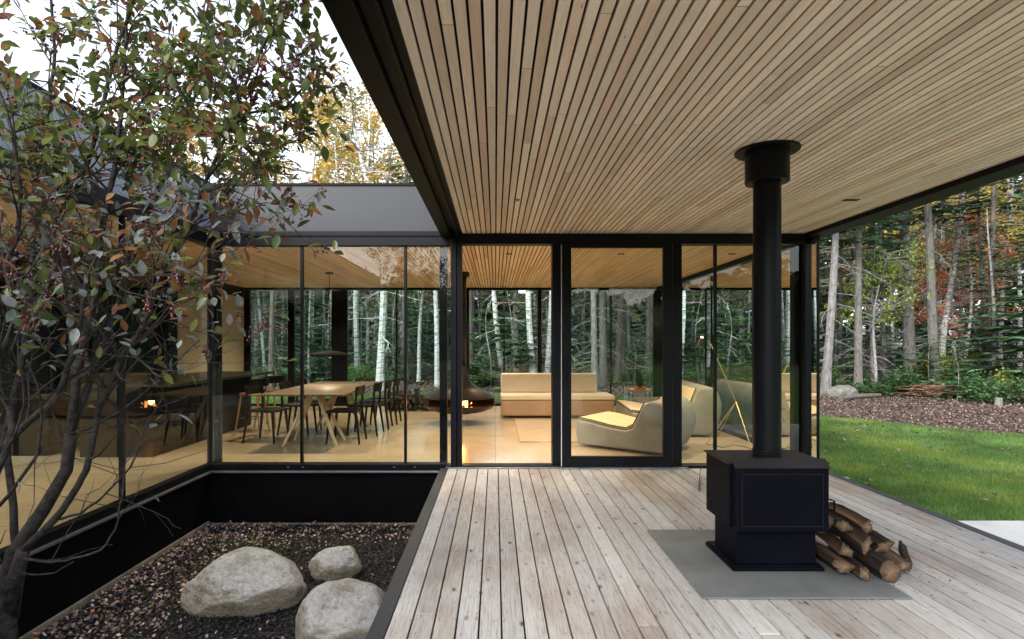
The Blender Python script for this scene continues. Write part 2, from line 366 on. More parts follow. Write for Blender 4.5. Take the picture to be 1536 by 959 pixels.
# sill rails
m = MB(); m.box(XC+.042, XD+.06, YF-.08, YF+.04, -.028, .045); m.box(XC-.04, XC+.041, YN, YF+.04, -.028, .045)
rail = m.build('sill_rail', M['black'], hs, bevel=.004)
for px in (320, 436, 458, 593, 624, 671): 
    q = MB(); x = (px-VX)*YF/F; q.box(x-.012, x+.012, YF-.085, YF-.078, .005, .017); q.build('drain_cap', M['flash'], rail)
m = MB(); m.box(XD+.09, 2.15, YF-.13, YF-.08, -.005, .014); m.build('door_track', M['flash'], hs, bevel=.002)
m = MB(); m.box(XD+.06, 3.6, YF-.08, YF+.06, 0.002, .028); m.build('sill_rail', M['black'], hs, bevel=.003)
# roofs
def slats(m, x0, x1, y0, y1, cols, rnd, gap=.0115):
    boards(m, x0, x1, y0, y1, CZ, CZ+.018, .0545, gap, cols, (1.6, 4.2), rnd)
rc = random.Random(5)
ccol = [(.87,.73,.62),(.89,.77,.67),(.83,.67,.56),(.88,.76,.66),(.76,.59,.48),(.90,.79,.69)]
m = MB(); slats(m, -.37, 3.47, ROOFN, YF-.03, ccol, rc); ceil1 = m.build('slatted_ceiling', M['slat'], hs, tint=True)
m = MB(); slats(m, -.37-.0545*130, 3.55, YF+.10, YB-.12, ccol, rc, .0135); slats(m, -.37-.0545*130, XC-.10, YN, YF+.06, ccol, rc); m.build('slatted_ceiling', M['slat_in'], hs, tint=True)
m = MB()
m.box(XD+.01, XR, ROOFN, YF-.05, CZ+.03, RT-.004)
m.box(XL, XR, YF+.0, YB+.35, CZ+.03, RT-.004)
m.box(XL, XC-.01, YN, YF-.001, CZ+.03, RT-.004)
m.build('roof', M['matte'], hs)
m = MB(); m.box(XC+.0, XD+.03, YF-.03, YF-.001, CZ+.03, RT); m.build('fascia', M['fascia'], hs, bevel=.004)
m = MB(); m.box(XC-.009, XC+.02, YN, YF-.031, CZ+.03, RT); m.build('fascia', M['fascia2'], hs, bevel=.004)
m = MB(); m.box(XC+.0, XD+.03, YF-.045, YF-.0301, RT-.012, RT+.014); m.box(XC+.021, XC+.034, YN, YF-.046, RT-.012, RT+.014)
m.build('roof_edge_cap', M['matte'], hs)
# deck roof edge beams
m = MB()
m.box(XD+.005, -.50, ROOFN, YF-.075, CZ-.035, RT+.01)
m.box(-.44, -.415, ROOFN, YF-.075, CZ-.035, CZ+.03)
m.box(-.499, -.441, ROOFN, YF-.075, CZ+.002, CZ+.03)
m.box(-.414, -.372, ROOFN, YF-.03, CZ-.004, CZ+.03)
m.box(3.472, 3.69, ROOFN-.05, YF+.05, CZ-.045, CZ+.029); m.box(3.60, 3.70, ROOFN-.05, YF+.05, CZ+.031, RT+.01)
m.box(XD+.005, 3.69, ROOFN-.10, ROOFN-.002, CZ-.045, RT+.01)
m.build('edge_beam', M['soffit'], hs, bevel=.004)
# head rails
m = MB()
m.box(XC+.042, XD+.10, YF-.05, YF+.07, 2.50, CZ+.028)
m.box(XC-.07, XC+.04, YN, YF+.07, 2.50, CZ+.028)
m.box(XD+.101, 3.60, YF-.07, YF+.08, 2.515, CZ-.001)
m.box(XR-.09, XR, YF+.06, YB, CZ-.06, CZ+.028)
m.box(XL+.1, XR-.09, YB-.10, YB, CZ-.05, CZ+.028)
m.build('head_rail', M['black'], hs, bevel=.004)
m = MB(); m.box(XC+.05, XD+.05, YF-.065, YF-.051, CZ-.03, CZ-.012); m.build('gutter_lip', M['soffit'], hs)
# posts & mullions of the front wall. (px0, px1, depth in Y)
def bar_front(px0, px1, y0, y1, name, z0=.03, z1=2.515, mat='black'):
    Y = y0; q = MB(); q.box((px0-VX)*Y/F, (px1-VX)*Y/F, y0, y1, z0, z1); return q.build(name, M[mat], hs, bevel=.003)
for a, b in ((310.5, 316.5), (450, 454), (606, 609.8)): bar_front(a, b, YF-.02, YF+.03, 'mullion', .045, 2.5)
q = MB(); x = (326.5-VX)*6.6/F; q.tube([(x,6.6,0),(x,6.6,CZ)], .05, 20); q.build('round_column', M['black'], hs, smooth=True)
q = MB(); q.box((660-VX)*6.6/F, (671-VX)*6.6/F, 6.56, 6.64, 0, CZ); q.build('column', M['black'], hs, bevel=.004)
bar_front(676, 684.5, 6.33, 6.53, 'post', 0, CZ-.002); bar_front(685.2, 692.5, 6.345, 6.50, 'post', 0, CZ-.002)
bar_front(828.5, 841.5, 6.40, 6.55, 'post', .03)
bar_front(1009.5, 1023, 6.36, 6.50, 'post', .0)
bar_front(1071.8, 1075.6, YF-.02, YF+.03, 'mullion', .03)
bar_front(1191.5, 1202.5, 6.50, 6.60, 'post', .0, CZ); bar_front(1208, 1217.5, 6.36, 6.46, 'post', .0, CZ-.046)
bar_front(1226, 1229.6, 6.36, 6.38, 'mullion', .0, CZ-.046)
# side wall (east) and back wall
for y in (8.0, 9.55, 11.1): q = MB(); q.box(XR-.04, XR-.01, y-.012, y+.012, 0, CZ-.06); q.build('mullion', M['black'], hs)
m = MB(); m.box(XR-.07, XR-.0, YF+.06, YB, 0.002, .05); m.box(-5.5, XR-.09, YB-.09, YB-.0, .002, .05); m.build('sill_rail', M['black'], hs, bevel=.004)
def bar_back(px0, px1, dy=.08, name='post'):
    q = MB(); q.box((px0-VX)*YB/F, (px1-VX)*YB/F, YB-dy, YB-.002, .05, CZ-.05); return q.build(name, M['black'], hs, bevel=.004)
for a, b in ((362,377),(433.6,443),(499,522),(697.5,704),(806,812),(979,994)): bar_back(a, b)
for a, b in ((594.5,596.5),(755,757),(915,917)): bar_back(a, b, .05, 'mullion')
# panes
def pane_y(x0, x1, y, z0=.045, z1=2.5, name='window_pane', mat='glass', parent=hs):
    q = MB(); q.add([(x0,y,z0),(x1,y,z0),(x1,y,z1),(x0,y,z1)], [(0,1,2,3)]); return q.build(name, M[mat], parent)
def pane_x(y0, y1, x, z0=.045, z1=2.5, name='window_pane', mat='glass', parent=hs):
    q = MB(); q.add([(x,y0,z0),(x,y1,z0),(x,y1,z1),(x,y0,z1)], [(0,1,2,3)]); return q.build(name, M[mat], parent)
def pxx(px, Y=YF): return (px-VX)*Y/F
for a, b in ((313.5,452),(452,608),(608,678)): pane_y(pxx(a), pxx(b), YF)
for a, b in ((1023,1073.7),(1073.7,1196),(1196,1228)): pane_y(pxx(a), pxx(b), YF, .03, 2.515)
for a, b in ((YF-.05,8.0),(8.0,9.55),(9.55,11.1),(11.1,YB-.05)): pane_x(a, b, XR-.025, .05, CZ-.06)
bx = [370,438,510,595.5,700.5,756,809,916,988]
for a, b in zip(bx, bx[1:]): pane_y(pxx(a,YB), pxx(b,YB), YB-.03, .05, CZ-.05)
ys = [YF-.0, 4.90, 3.37, 1.84, .31, -1.2, YN]
for a, b in zip(ys, ys[1:]):
    pane_x(b, a, XC)
    q = MB(); q.box(XC-.02, XC+.025, b-.014, b+.014, .045, 2.5); q.build('mullion', M['black'], hs, bevel=.002)
# west side of the wing: dark cabinets, glass and posts
m = MB(); m.box(-5.72, -5.6, 9.9, YB, 0, 2.42); m.build('plaster_wall', M['wall'], hs)
m = MB(); m.box(-5.72, -5.58, 9.9, YB, 2.42, CZ+.02); m.box(-5.9, -5.55, YF+.6, 9.9, 0, CZ); m.box(XL, -5.9, YF+.6, YF+.75, 0, CZ); m.build('cabinet_wall', M['cabinet'], hs)
m = MB(); m.box(XL, XL+.08, YN, YF+.6, 0, .06); m.box(XL, XL+.08, YN, YF+.6, 2.5, CZ+.02)
for y in np.arange(YN, YF+.6, 1.53): m.box(XL, XL+.08, y, y+.06, .06, 2.5)
m.build('west_window_frame', M['black'], hs)
pane_x(YN, YF+.6, XL+.04)
m = MB(); m.box(XL, XC, YN-.1, YN-.001, 0, CZ); m.build('end_wall', M['matte'], hs)
# sliding door (drawn across the right half of the doorway)
x0, x1 = pxx(843, 6.33), pxx(1009, 6.33)
sd = MB()
sd.box(x0, pxx(857,6.33), 6.33, 6.375, .018, 2.51); sd.box(pxx(995,6.33), x1, 6.33, 6.375, .018, 2.51)
sd.box(pxx(857,6.33), pxx(995,6.33), 6.331, 6.374, .018, .135); sd.box(pxx(857,6.33), pxx(995,6.33), 6.331, 6.374, 2.465, 2.51)
door = sd.build('sliding_door', M['black'], hs, bevel=.003)
pane_y(pxx(856.5,6.33), pxx(995.5,6.33), 6.352, .13, 2.47, 'door_glass', 'glass_d', door)
q = MB(); q.box(x0-.006, x0-.001, 6.34, 6.372, .02, 2.5); q.build('weather_strip', M['white'], door)
q = MB(); q.box(x0+.02, x0+.04, 6.29, 6.329, .95, 1.25); q.build('handle', M['black'], door, bevel=.004)
# recessed downlights
def downlight(px, py, w, d, label, mat='matte', lens='dsteel', zc=CZ):
    Y = F*(CZ-H)/(VY-py); x = (px-VX)*Y/F
    t = thing('recessed_downlight', label, 'ceiling light', (x, Y, CZ), 0, 'recessed downlights in the slatted ceilings')
    q = MB(); q.box(x-w/2, x+w/2, Y-d/2, Y+d/2, CZ-.004, CZ+.01); q.build('bezel', M[mat], t)
    q = MB(); q.box(x-w/3, x+w/3, Y-d/3, Y+d/3, CZ-.006, CZ-.0045); q.build('lens', M[lens], t)
    return x, Y
downlight(775, 300, .05, .07, 'small greenish square downlight in the outdoor ceiling near the house front', 'bulbg', 'bulbg')
downlight(1276, 300, .13, .05, 'dark rectangular downlight in the outdoor ceiling right of the stove flue', 'matte', 'matte')
DL = [downlight(764, 381, .08, .08, 'square downlight seen through the open doorway, nearer one'),
      downlight(932, 381, .08, .08, 'square downlight seen through the sliding door glass'),
      downlight(756, 430, .08, .08, 'square downlight above the far end of the sofa'),
      downlight(965, 429, .08, .08, 'square downlight in the far corner above the side table'),
      downlight(1098, 381, .08, .08, 'square downlight seen above the brass floor lamp')]

# ------------------------------------------------------------------ hearth, stove and logs
q = MB(); q.box(1.13, 2.275, 3.09, 4.22, .003, .013)
tag(q.build('hearth_slab', M['hearth'], bevel=.002), 'flat grey square hearth sheet under the black stove', 'hearth slab')
st = thing('wood_stove', 'black cast iron box stove with tall flue standing on the deck', 'stove', (1.72, 3.6, .013))
q = MB(); q.box(1.445, 2.0, 3.44, 3.90, .013, .035); q.box(1.455, 1.99, 3.45, 3.89, .035, .045); q.build('base', M['stove'], st, bevel=.003)
q = MB(); q.box(1.48, 1.965, 3.475, 3.82, .046, .30); q.build('pedestal', M['stove'], st, bevel=.003)
q = MB(); q.box(1.425, 2.015, 3.45, 3.83, .28, .665); body = q.build('body', M['stove'], st, bevel=.004)
for zz in (.60, .335):
    for k in range(10):
        y = 3.475+k*.034; q = MB(); q.box(1.4225, 1.426, y, y+.012, zz-.028, zz+.028); q.build('vent_slot', M['matte'], body)
q = MB(); q.box(1.41, 2.03, 3.44, 3.845, .666, .676); q.build('top_plate', M['stovetop'], st, bevel=.002)
q = MB(); q.box(1.44, 2.0, 3.395, 3.435, .268, .655); dr = q.build('door', M['stove'], st, bevel=.004)
q = MB(); q.prism([(3.385,.654),(3.445,.700),(3.45,.694),(3.39,.648)], 1.435, 2.005, 'x'); q.build('hood', M['stovetop'], st, bevel=.001)
q = MB(); q.tube([(2.012,3.41,.40),(2.022,3.38,.40),(2.022,3.38,.46),(2.012,3.41,.46)], .006, 8); q.build('latch', M['stove'], dr)
q = MB(); q.box(1.475,1.965,3.391,3.394,.30,.304); q.box(1.475,1.965,3.391,3.394,.612,.616); q.box(1.475,1.479,3.391,3.394,.304,.612); q.box(1.961,1.965,3.391,3.394,.304,.612); q.build('door_seam', M['matte'], dr)
for z in (.34,.60): q = MB(); q.tube([(1.437,3.415,z-.02),(1.437,3.415,z+.02)], .006, 8); q.build('hinge', M['stove'], dr)
fx, fy = 1.738, 3.625
q = MB(); q.lathe([(.083,.676),(.083,CZ)], (fx,fy,0), 40); fl = q.build('flue', M['black'], st, smooth=True)
for z in (.682,.70,.716): q = MB(); q.lathe([(.0,z-.006),(.088,z-.006),(.090,z),(.088,z+.004),(.083,z+.004)], (fx,fy,0), 40); q.build('ring', M['black'], fl, smooth=False)
q = MB(); q.lathe([(.084,CZ-.208),(.130,CZ-.208),(.132,CZ-.205),(.132,CZ-.012)], (fx,fy,0), 40); q.build('flue_collar', M['black'], st)
q = MB(); q.lathe([(.131,CZ-.012),(.192,CZ-.012),(.194,CZ-.008),(.194,CZ-.001),(0,CZ-.001)], (fx,fy,0), 48); q.build('ceiling_plate', M['black'], st)

def split_log(seed, r, ln, kind):
    rr = random.Random(seed); n = 14; m = MB()
    if kind == 0: a0, a1 = 0, 2*math.pi
    else: a0, a1 = rr.uniform(0,.3), rr.uniform(1.7, 3.3)
    prof = []
    for k in range(n):
        a = a0+(a1-a0)*k/(n-1 if kind else n); rad = r*(1+rr.uniform(-.13,.11)); prof.append((rad*math.cos(a), rad*math.sin(a), 1))
    if kind: prof.append((rr.uniform(-.1,.1)*r, rr.uniform(-.1,.12)*r, 0))
    cx = sum(p[0] for p in prof)/len(prof); cy = sum(p[1] for p in prof)/len(prof)
    prof = [(p[0]-cx, p[1]-cy, p[2]) for p in prof]; n = len(prof); S = 6; bend = rr.uniform(-.02,.02)
    barkc = (.026,.019,.015) ; woodc = rr.choice([(.13,.08,.05),(.20,.125,.075),(.09,.06,.04)])
    for i in range(S+1):
        y = ln*i/S; sc = 1+rr.uniform(-.05,.05); off = bend*math.sin(math.pi*i/S)
        for p in prof:
            e = rr.uniform(-.010,.010) if i in (0,S) else 0
            m.col = barkc if p[2] else woodc
            m.add([(p[0]*sc*(1+rr.uniform(-.04,.04))+off, y+e, p[1]*sc)], [])
    for i in range(S):
        for k in range(n): m.f.append((i*n+k, i*n+(k+1)%n, (i+1)*n+(k+1)%n, (i+1)*n+k))
    m.col = (.34,.23,.14)
    for i in (0, S):       # sawn ends with own vertices
        y = ln*i/S; b = len(m.v)
        ring = [m.v[i*n+k] for k in range(n)]
        c = (sum(v[0] for v in ring)/n, y+(-.006 if i==0 else .006), sum(v[2] for v in ring)/n)
        m.col = (.075,.05,.033); m.add([tuple(v) for v in ring], []); m.col = (.22,.15,.095); m.add([c], [])
        for k in range(n): m.f.append((b+k, b+(k+1)%n, b+n) if i else (b+(k+1)%n, b+k, b+n))
    return m
LG = [ # X, Y(front end), z, radius, length, kind, yaw, roll, label
 (2.06,3.36,.055,.062,.42,1,-6,200,'split log flat on the hearth sheet, closest to the stove pedestal'),
 (2.17,3.31,.045,.055,.44,1,-10,40,'low wedge of firewood whose tip lies on the hearth sheet'),
 (2.12,3.40,.150,.068,.42,1,-4,20,'pale topped squared log resting against the stove side'),
 (2.30,3.30,.060,.062,.45,0,-4,0,'round log with splintered end on the deck, front of the pile'),
 (2.42,3.36,.055,.055,.42,1,-8,150,'outermost splintered log on the right of the pile'),
 (2.50,3.42,.050,.045,.34,1,-30,60,'thin pointed wood splinter jutting right from the pile'),
 (2.25,3.42,.165,.062,.43,1,-2,90,'thick bark covered log in the middle of the pile'),
 (2.36,3.44,.165,.062,.42,1,-4,310,'half round log on the right in the second layer'),
 (2.31,3.50,.250,.055,.42,1,-3,70,'pale half log near the top right of the pile'),
 (2.17,3.52,.262,.060,.44,1,-2,350,'topmost long log leaning along the stove body'),
 (2.05,3.55,.265,.058,.42,0,-1,30,'dark round log tucked behind the stove corner')]
for i, (x,y,z,r,ln,k,yaw,roll,lab) in enumerate(LG):
    o = split_log(40+i, r*1.1, ln, k).build('firewood_log', M['log'], tint=True)
    o.location = (x,y,z+.012); o.rotation_euler = (R(random.Random(i).uniform(-3,3)), R(roll), R(yaw)); tag(o, lab, 'firewood', 'firewood logs stacked beside the stove')

# ------------------------------------------------------------------ boulders
def boulder(name, c, s, seed, label, lobes, rz=0, flat=.5):
    import bmesh
    bm = bmesh.new(); bmesh.ops.create_icosphere(bm, subdivisions=6, radius=1)
    sv = Vector((seed*3.1, seed*1.7, seed*.9))
    for v in bm.verts:
        p = v.co.copy(); q = p.copy()
        for (d, k, w) in lobes:
            dd = Vector(d).normalized(); t = max(0, p.dot(dd)); q += dd*(k*t**w)
        q *= 1+.13*noise.noise(p*1.3+sv)+.05*noise.noise(p*3.1+sv)+.014*noise.noise(p*9+sv)+.005*noise.noise(p*26+sv)
        # facet: planar cuts
        for dd, lim in (((.5,-.8,-.2),.86),((-.75,-.55,.1),.88),((.9,.1,.35),.93),((-.2,-.9,-.4),.82)):
            dn = Vector(dd).normalized(); t = q.dot(dn)-lim
            if t > 0: q -= dn*t*.75
        v.co = Vector((q.x*s[0], q.y*s[1], q.z*s[2]))
    me = bpy.data.meshes.new(name); bm.to_mesh(me); bm.free()
    me.polygons.foreach_set('use_smooth', [True]*len(me.polygons)); me.materials.append(M['boulder'])
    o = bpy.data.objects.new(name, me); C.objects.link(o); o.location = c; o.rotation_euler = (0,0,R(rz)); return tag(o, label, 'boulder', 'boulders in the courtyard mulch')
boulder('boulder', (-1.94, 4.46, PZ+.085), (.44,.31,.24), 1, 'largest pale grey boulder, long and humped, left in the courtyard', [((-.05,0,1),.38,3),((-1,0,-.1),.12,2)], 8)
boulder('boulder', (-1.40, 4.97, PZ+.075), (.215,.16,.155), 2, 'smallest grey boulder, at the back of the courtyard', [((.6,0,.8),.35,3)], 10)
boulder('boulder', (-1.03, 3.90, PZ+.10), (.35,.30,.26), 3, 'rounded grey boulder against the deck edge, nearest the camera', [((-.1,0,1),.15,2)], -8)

# ------------------------------------------------------------------ courtyard litter
def scatter_cards(n, xr, yr, z, lr, cols, tilt, ratio, clump=None, zs=.012):
    X = NR.uniform(*xr, n); Y = NR.uniform(*yr, n)
    if clump is not None:
        keep = NR.random(n) < clump(X, Y); X, Y = X[keep], Y[keep]; n = len(X)
    a = NR.uniform(0, 2*np.pi, n); D = unit(np.c_[np.cos(a), np.sin(a), NR.normal(0, tilt, n)])
    S = unit(np.cross(D, np.c_[NR.normal(0,tilt,n), NR.normal(0,tilt,n), np.ones(n)]))
    Ln = NR.uniform(*lr, n); O = np.c_[X, Y, z+NR.uniform(.002, zs, n)]
    V, Fc = kites(O, D, S, Ln, Ln*ratio)
    c = np.array(cols)[NR.integers(0, len(cols), n)]*NR.uniform(.6, 1.25, (n,1)); return V, Fc, np.repeat(c, 4, 0)
V, Fc, c = scatter_cards(70000, (XC+.03, XD-.01), (2.0, YF-.09), PZ, (.012,.042), [(.012,.012,.015),(.018,.019,.024),(.034,.036,.044),(.006,.006,.008),(.055,.058,.068)], .45, .17, zs=.016)
tag(npmesh('wood_mulch', V, Fc, c, M['litter']), 'dark shredded wood mulch covering the courtyard bed', 'mulch', kind='stuff')
def clump(X, Y):
    d = np.array([noise.noise(Vector((x*1.7, y*1.7, 3.3))) for x, y in zip(X, Y)])
    edge = np.clip((XC+1.0-X)/.9, 0, 1)+np.clip((Y-5.5)/.9, 0, 1)*.9
    return np.clip(.0+edge*.9+d*.28, .025, 1)
V, Fc, c = scatter_cards(17000, (XC+.04, XD-.02), (2.0, YF-.1), PZ+.008, (.018,.044), [(.32,.20,.17),(.37,.27,.24),(.46,.37,.34),(.18,.11,.09),(.36,.20,.09),(.28,.21,.20),(.52,.45,.43),(.10,.07,.06)], .6, .34, clump, .03)
tag(npmesh('fallen_leaves', V, Fc, c, M['litter']), 'dry pink and brown fallen leaves strewn over the courtyard mulch', 'fallen leaves', kind='stuff')
V, Fc, c = scatter_cards(900, (-2.9,-1.5), (5.2, 6.1), PZ+.008, (.02,.045), [(.08,.18,.03),(.12,.2,.04)], .6, .4, lambda X,Y: np.exp(-((X+2.35)**2/.09+(Y-5.55)**2/.05)), .04)
tag(npmesh('moss_sprouts', V, Fc, c, M['litter']), 'small green moss sprouts between the fallen leaves', 'moss', kind='stuff')

V, Fc, c = scatter_cards(700, (1.9,3.0), (3.0,3.9), .003, (.006,.022), [(.12,.07,.04),(.05,.035,.025),(.25,.17,.1)], .3, .3, lambda X,Y: np.exp(-((X-2.45)**2/.06+(Y-3.32)**2/.04)), .004)
tag(npmesh('bark_crumbs', V, Fc, c, M['litter']), 'bark crumbs and splinters on the deck around the firewood', 'wood crumbs', kind='stuff')
# ------------------------------------------------------------------ lawn blades and forest floor litter
def lawn_y(x): xs = [p[0] for p in lawn_edge[:-1]]; x = np.asarray(x); return np.interp(x, xs, [p[1] for p in lawn_edge[:-1]])+.16*np.sin(x*5.3)+.12*np.sin(x*13.7+1)+.08*np.sin(x*31)
parts = []
def grass(n, xr, yr, hr, wr, test):
    X = NR.uniform(*xr, n); Y = NR.uniform(*yr, n); k = test(X, Y); X, Y = X[k], Y[k]; n = len(X)
    a = NR.uniform(0, 2*np.pi, n); h = NR.uniform(*hr, n); w = NR.uniform(*wr, n)
    O = np.c_[X, Y, np.full(n, GZ-.004)]; le = NR.normal(0, .45, (n,2))*h[:,None]
    T = O+np.c_[le, h]; S = np.c_[np.cos(a), np.sin(a), np.zeros(n)]*w[:,None]
    V = np.stack([O-S, O+S, T], 1).reshape(-1,3)
    col = np.array([(.12,.21,.05),(.155,.25,.065),(.10,.18,.045),(.20,.28,.09),(.24,.27,.12)])[NR.integers(0,5,n)]*NR.uniform(.7,1.25,(n,1))
    pn = np.array([noise.noise(Vector((x*.9, y*.9, 1.1)))+.6*noise.noise(Vector((x*3.1, y*3.1, 7.1))) for x, y in zip(X, Y)])[:,None]
    col = col*(1+.4*pn)*np.array([.86,.98,.92])*np.where(pn > .25, np.array([1.15,1.0,.9]), np.array([.92,1.0,1.0]))
    return V, np.repeat(col, 3, 0)
g1 = grass(150000, (3.65,9), (4.2,9.5), (.03,.06), (.0018,.004), lambda X,Y: (Y < lawn_y(X)) & (X < Y*.97) & ~((X<6.2)&(Y<4.88)))
g2 = grass(110000, (3.65,9), (9.0,16.5), (.035,.065), (.003,.006), lambda X,Y: (Y < lawn_y(X)) & (X < Y*.97))
g3 = grass(60000, (-7,5), (YB+.1,17.4), (.04,.07), (.004,.008), lambda X,Y: (Y < lawn_y(X)))
V = np.r_[g1[0], g2[0], g3[0]]; c = np.r_[g1[1], g2[1], g3[1]]
tag(npmesh('grass', V, np.arange(len(V)).reshape(-1,3), c, M['grass']), 'short green lawn grass beside and behind the house', 'grass', kind='stuff')
leafc = [(.11,.07,.055),(.16,.11,.09),(.22,.17,.145),(.06,.045,.035),(.18,.10,.055),(.13,.095,.08),(.045,.033,.027),(.30,.25,.21)]
def strip(X, Y): 
    a = lawn_y(X); b = np.interp(X, [p[0] for p in mulch_edge[:-1]], [p[1] for p in mulch_edge[:-1]])
    return (Y > a-.15) & (Y < b+1)
V, Fc, c = scatter_cards(190000, (-10, 16), (6, 21), GZ, (.025,.055), leafc, .5, .4, lambda X,Y: strip(X,Y)*1.0*(X<Y*1.05), .05)
V3, F3, c3 = scatter_cards(9000, (3.7, 12), (5, 16), GZ+.03, (.03,.06), leafc, .5, .4, lambda X,Y: np.where(Y<lawn_y(X), np.exp(-(lawn_y(X)-Y)/.35), 0), .03)
F3 = F3+len(c); V = np.r_[V, V3]; Fc = np.r_[Fc, F3]; c = np.r_[c, c3]
V2, F2, c2 = scatter_cards(420, (3.8, 10), (4.5, 15), GZ+.045, (.04,.08), leafc, .4, .4, lambda X,Y: (Y<lawn_y(X))*1.0, .02)
V = np.r_[V, V2]; Fc = np.r_[Fc, F2+len(c)]; c = np.r_[c, c2]
tag(npmesh('leaf_litter', V, Fc, c, M['litter']), 'brown leaf litter along the forest edge and on the lawn', 'leaf litter', kind='stuff')
V, Fc, c = scatter_cards(40000, (-24, 34), (6, 40), GZ, (.12,.3), [(.05,.035,.02),(.09,.06,.04),(.03,.05,.015),(.14,.09,.05)], .5, .35, lambda X,Y: (Y > np.interp(X, [p[0] for p in mulch_edge[:-1]], [p[1] for p in mulch_edge[:-1]]))*1.0, .08)
tag(npmesh('forest_litter', V, Fc, c, M['litter']), 'dark leaf and twig litter on the shaded forest floor', 'forest litter', kind='stuff')

# ------------------------------------------------------------------ trees
def rvec(rr): return Vector((rr.gauss(0,1), rr.gauss(0,1), rr.gauss(0,1))).normalized()
def trunk_mesh(name, h, r, seed, lean=(0,0), dead=30, dlen=1.4, mat='bark', col=(.30,.29,.28), zr=(.6,7), curve=.15, n=9, fork=False):
    rr = random.Random(seed); m = MB(); m.col = col
    S = 12; ph = rr.uniform(0,6); pts = []
    for i in range(S+1):
        t = i/S; w = curve*math.sin(t*5+ph)*t; w2 = curve*math.cos(t*4+ph*2)*t
        pts.append(Vector((lean[0]*h*t+w, lean[1]*h*t+w2, h*t-.1)))
    rad = [r*(1.25 if i == 0 else 1)*(1-.8*(i/S)**1.1) for i in range(S+1)]
    m.tube(pts, rad, n, jit=.06)
    def at(z):
        t = min(max((z+.1)/h, 0), .999)*S; i = int(t); return pts[i].lerp(pts[i+1], t-i), rad[i]
    dc = tuple(min(1, v*1.15) for v in col)
    for k in range(dead):
        z = rr.uniform(*zr); p, rad0 = at(z); a = rr.uniform(0, 2*math.pi); d = Vector((math.cos(a), math.sin(a), rr.uniform(-.35,.25)))
        ln = dlen*rr.uniform(.3,1.1); br = [p]; q = p.copy(); m.col = tuple(v*rr.uniform(.7,1.2) for v in dc)
        for s in range(4):
            d = (d+Vector((rr.gauss(0,.12), rr.gauss(0,.12), -.12+rr.gauss(0,.08)))).normalized(); q = q+d*ln/4; br.append(q.copy())
            if s > 0:
                for _ in range(2):
                    d2 = (d+rvec(rr)*.7); d2.z -= .25; d2.normalize(); l2 = ln*rr.uniform(.15,.35)
                    m.tube([q, q+d2*l2*.5, q+d2*l2+Vector((0,0,-.06*l2))], [.006,.004,.002], 3, False)
        m.tube(br, [.014,.011,.008,.006,.003], 4, False)
    if fork:
        p, r0 = at(h*.35); d = Vector((rr.uniform(-.3,.3), .1, 1)).normalized(); m.col = col
        m.tube([p, p+d*h*.2+Vector((.15,0,0)), p+d*h*.5], [r*.6, r*.45, r*.15], 7, jit=.05)
    return m, at
def add_limb_leaves(at, h, rr, z0, nl, ll, nleaf, leaf, cols, spread=.35, up=.4):
    m = MB(); O = []; 
    for k in range(nl):
        z = rr.uniform(z0, h*.97); p, _ = at(z); a = rr.uniform(0, 2*math.pi); d = Vector((math.cos(a), math.sin(a), up+rr.uniform(-.2,.3))).normalized()
        ln = ll*rr.uniform(.5,1.1)*(1.1-.6*(z-z0)/(h-z0)); q = p.copy(); br = [q.copy()]
        for s in range(4):
            d = (d+rvec(rr)*.25).normalized(); q = q+d*ln/4; br.append(q.copy())
            if s >= 1:
                for _ in range(int(nleaf/nl/3)):
                    c = q+rvec(rr)*spread*rr.random()**.5; O.append(c)
        m.tube(br, [.03,.022,.014,.009,.005], 4, False)
    O = np.array([tuple(o) for o in O]); n = len(O)
    D = unit(NR.normal(0,1,(n,3))+np.array([0,0,-.3])); S = unit(np.cross(D, NR.normal(0,1,(n,3))))
    Ln = NR.uniform(leaf*.7, leaf*1.3, n); V, Fc = kites(O, D, S, Ln, Ln*.42)
    cc = np.array(cols)[NR.integers(0,len(cols),n)]*NR.uniform(.7,1.3,(n,1)); return m, V, Fc, np.repeat(cc,4,0)
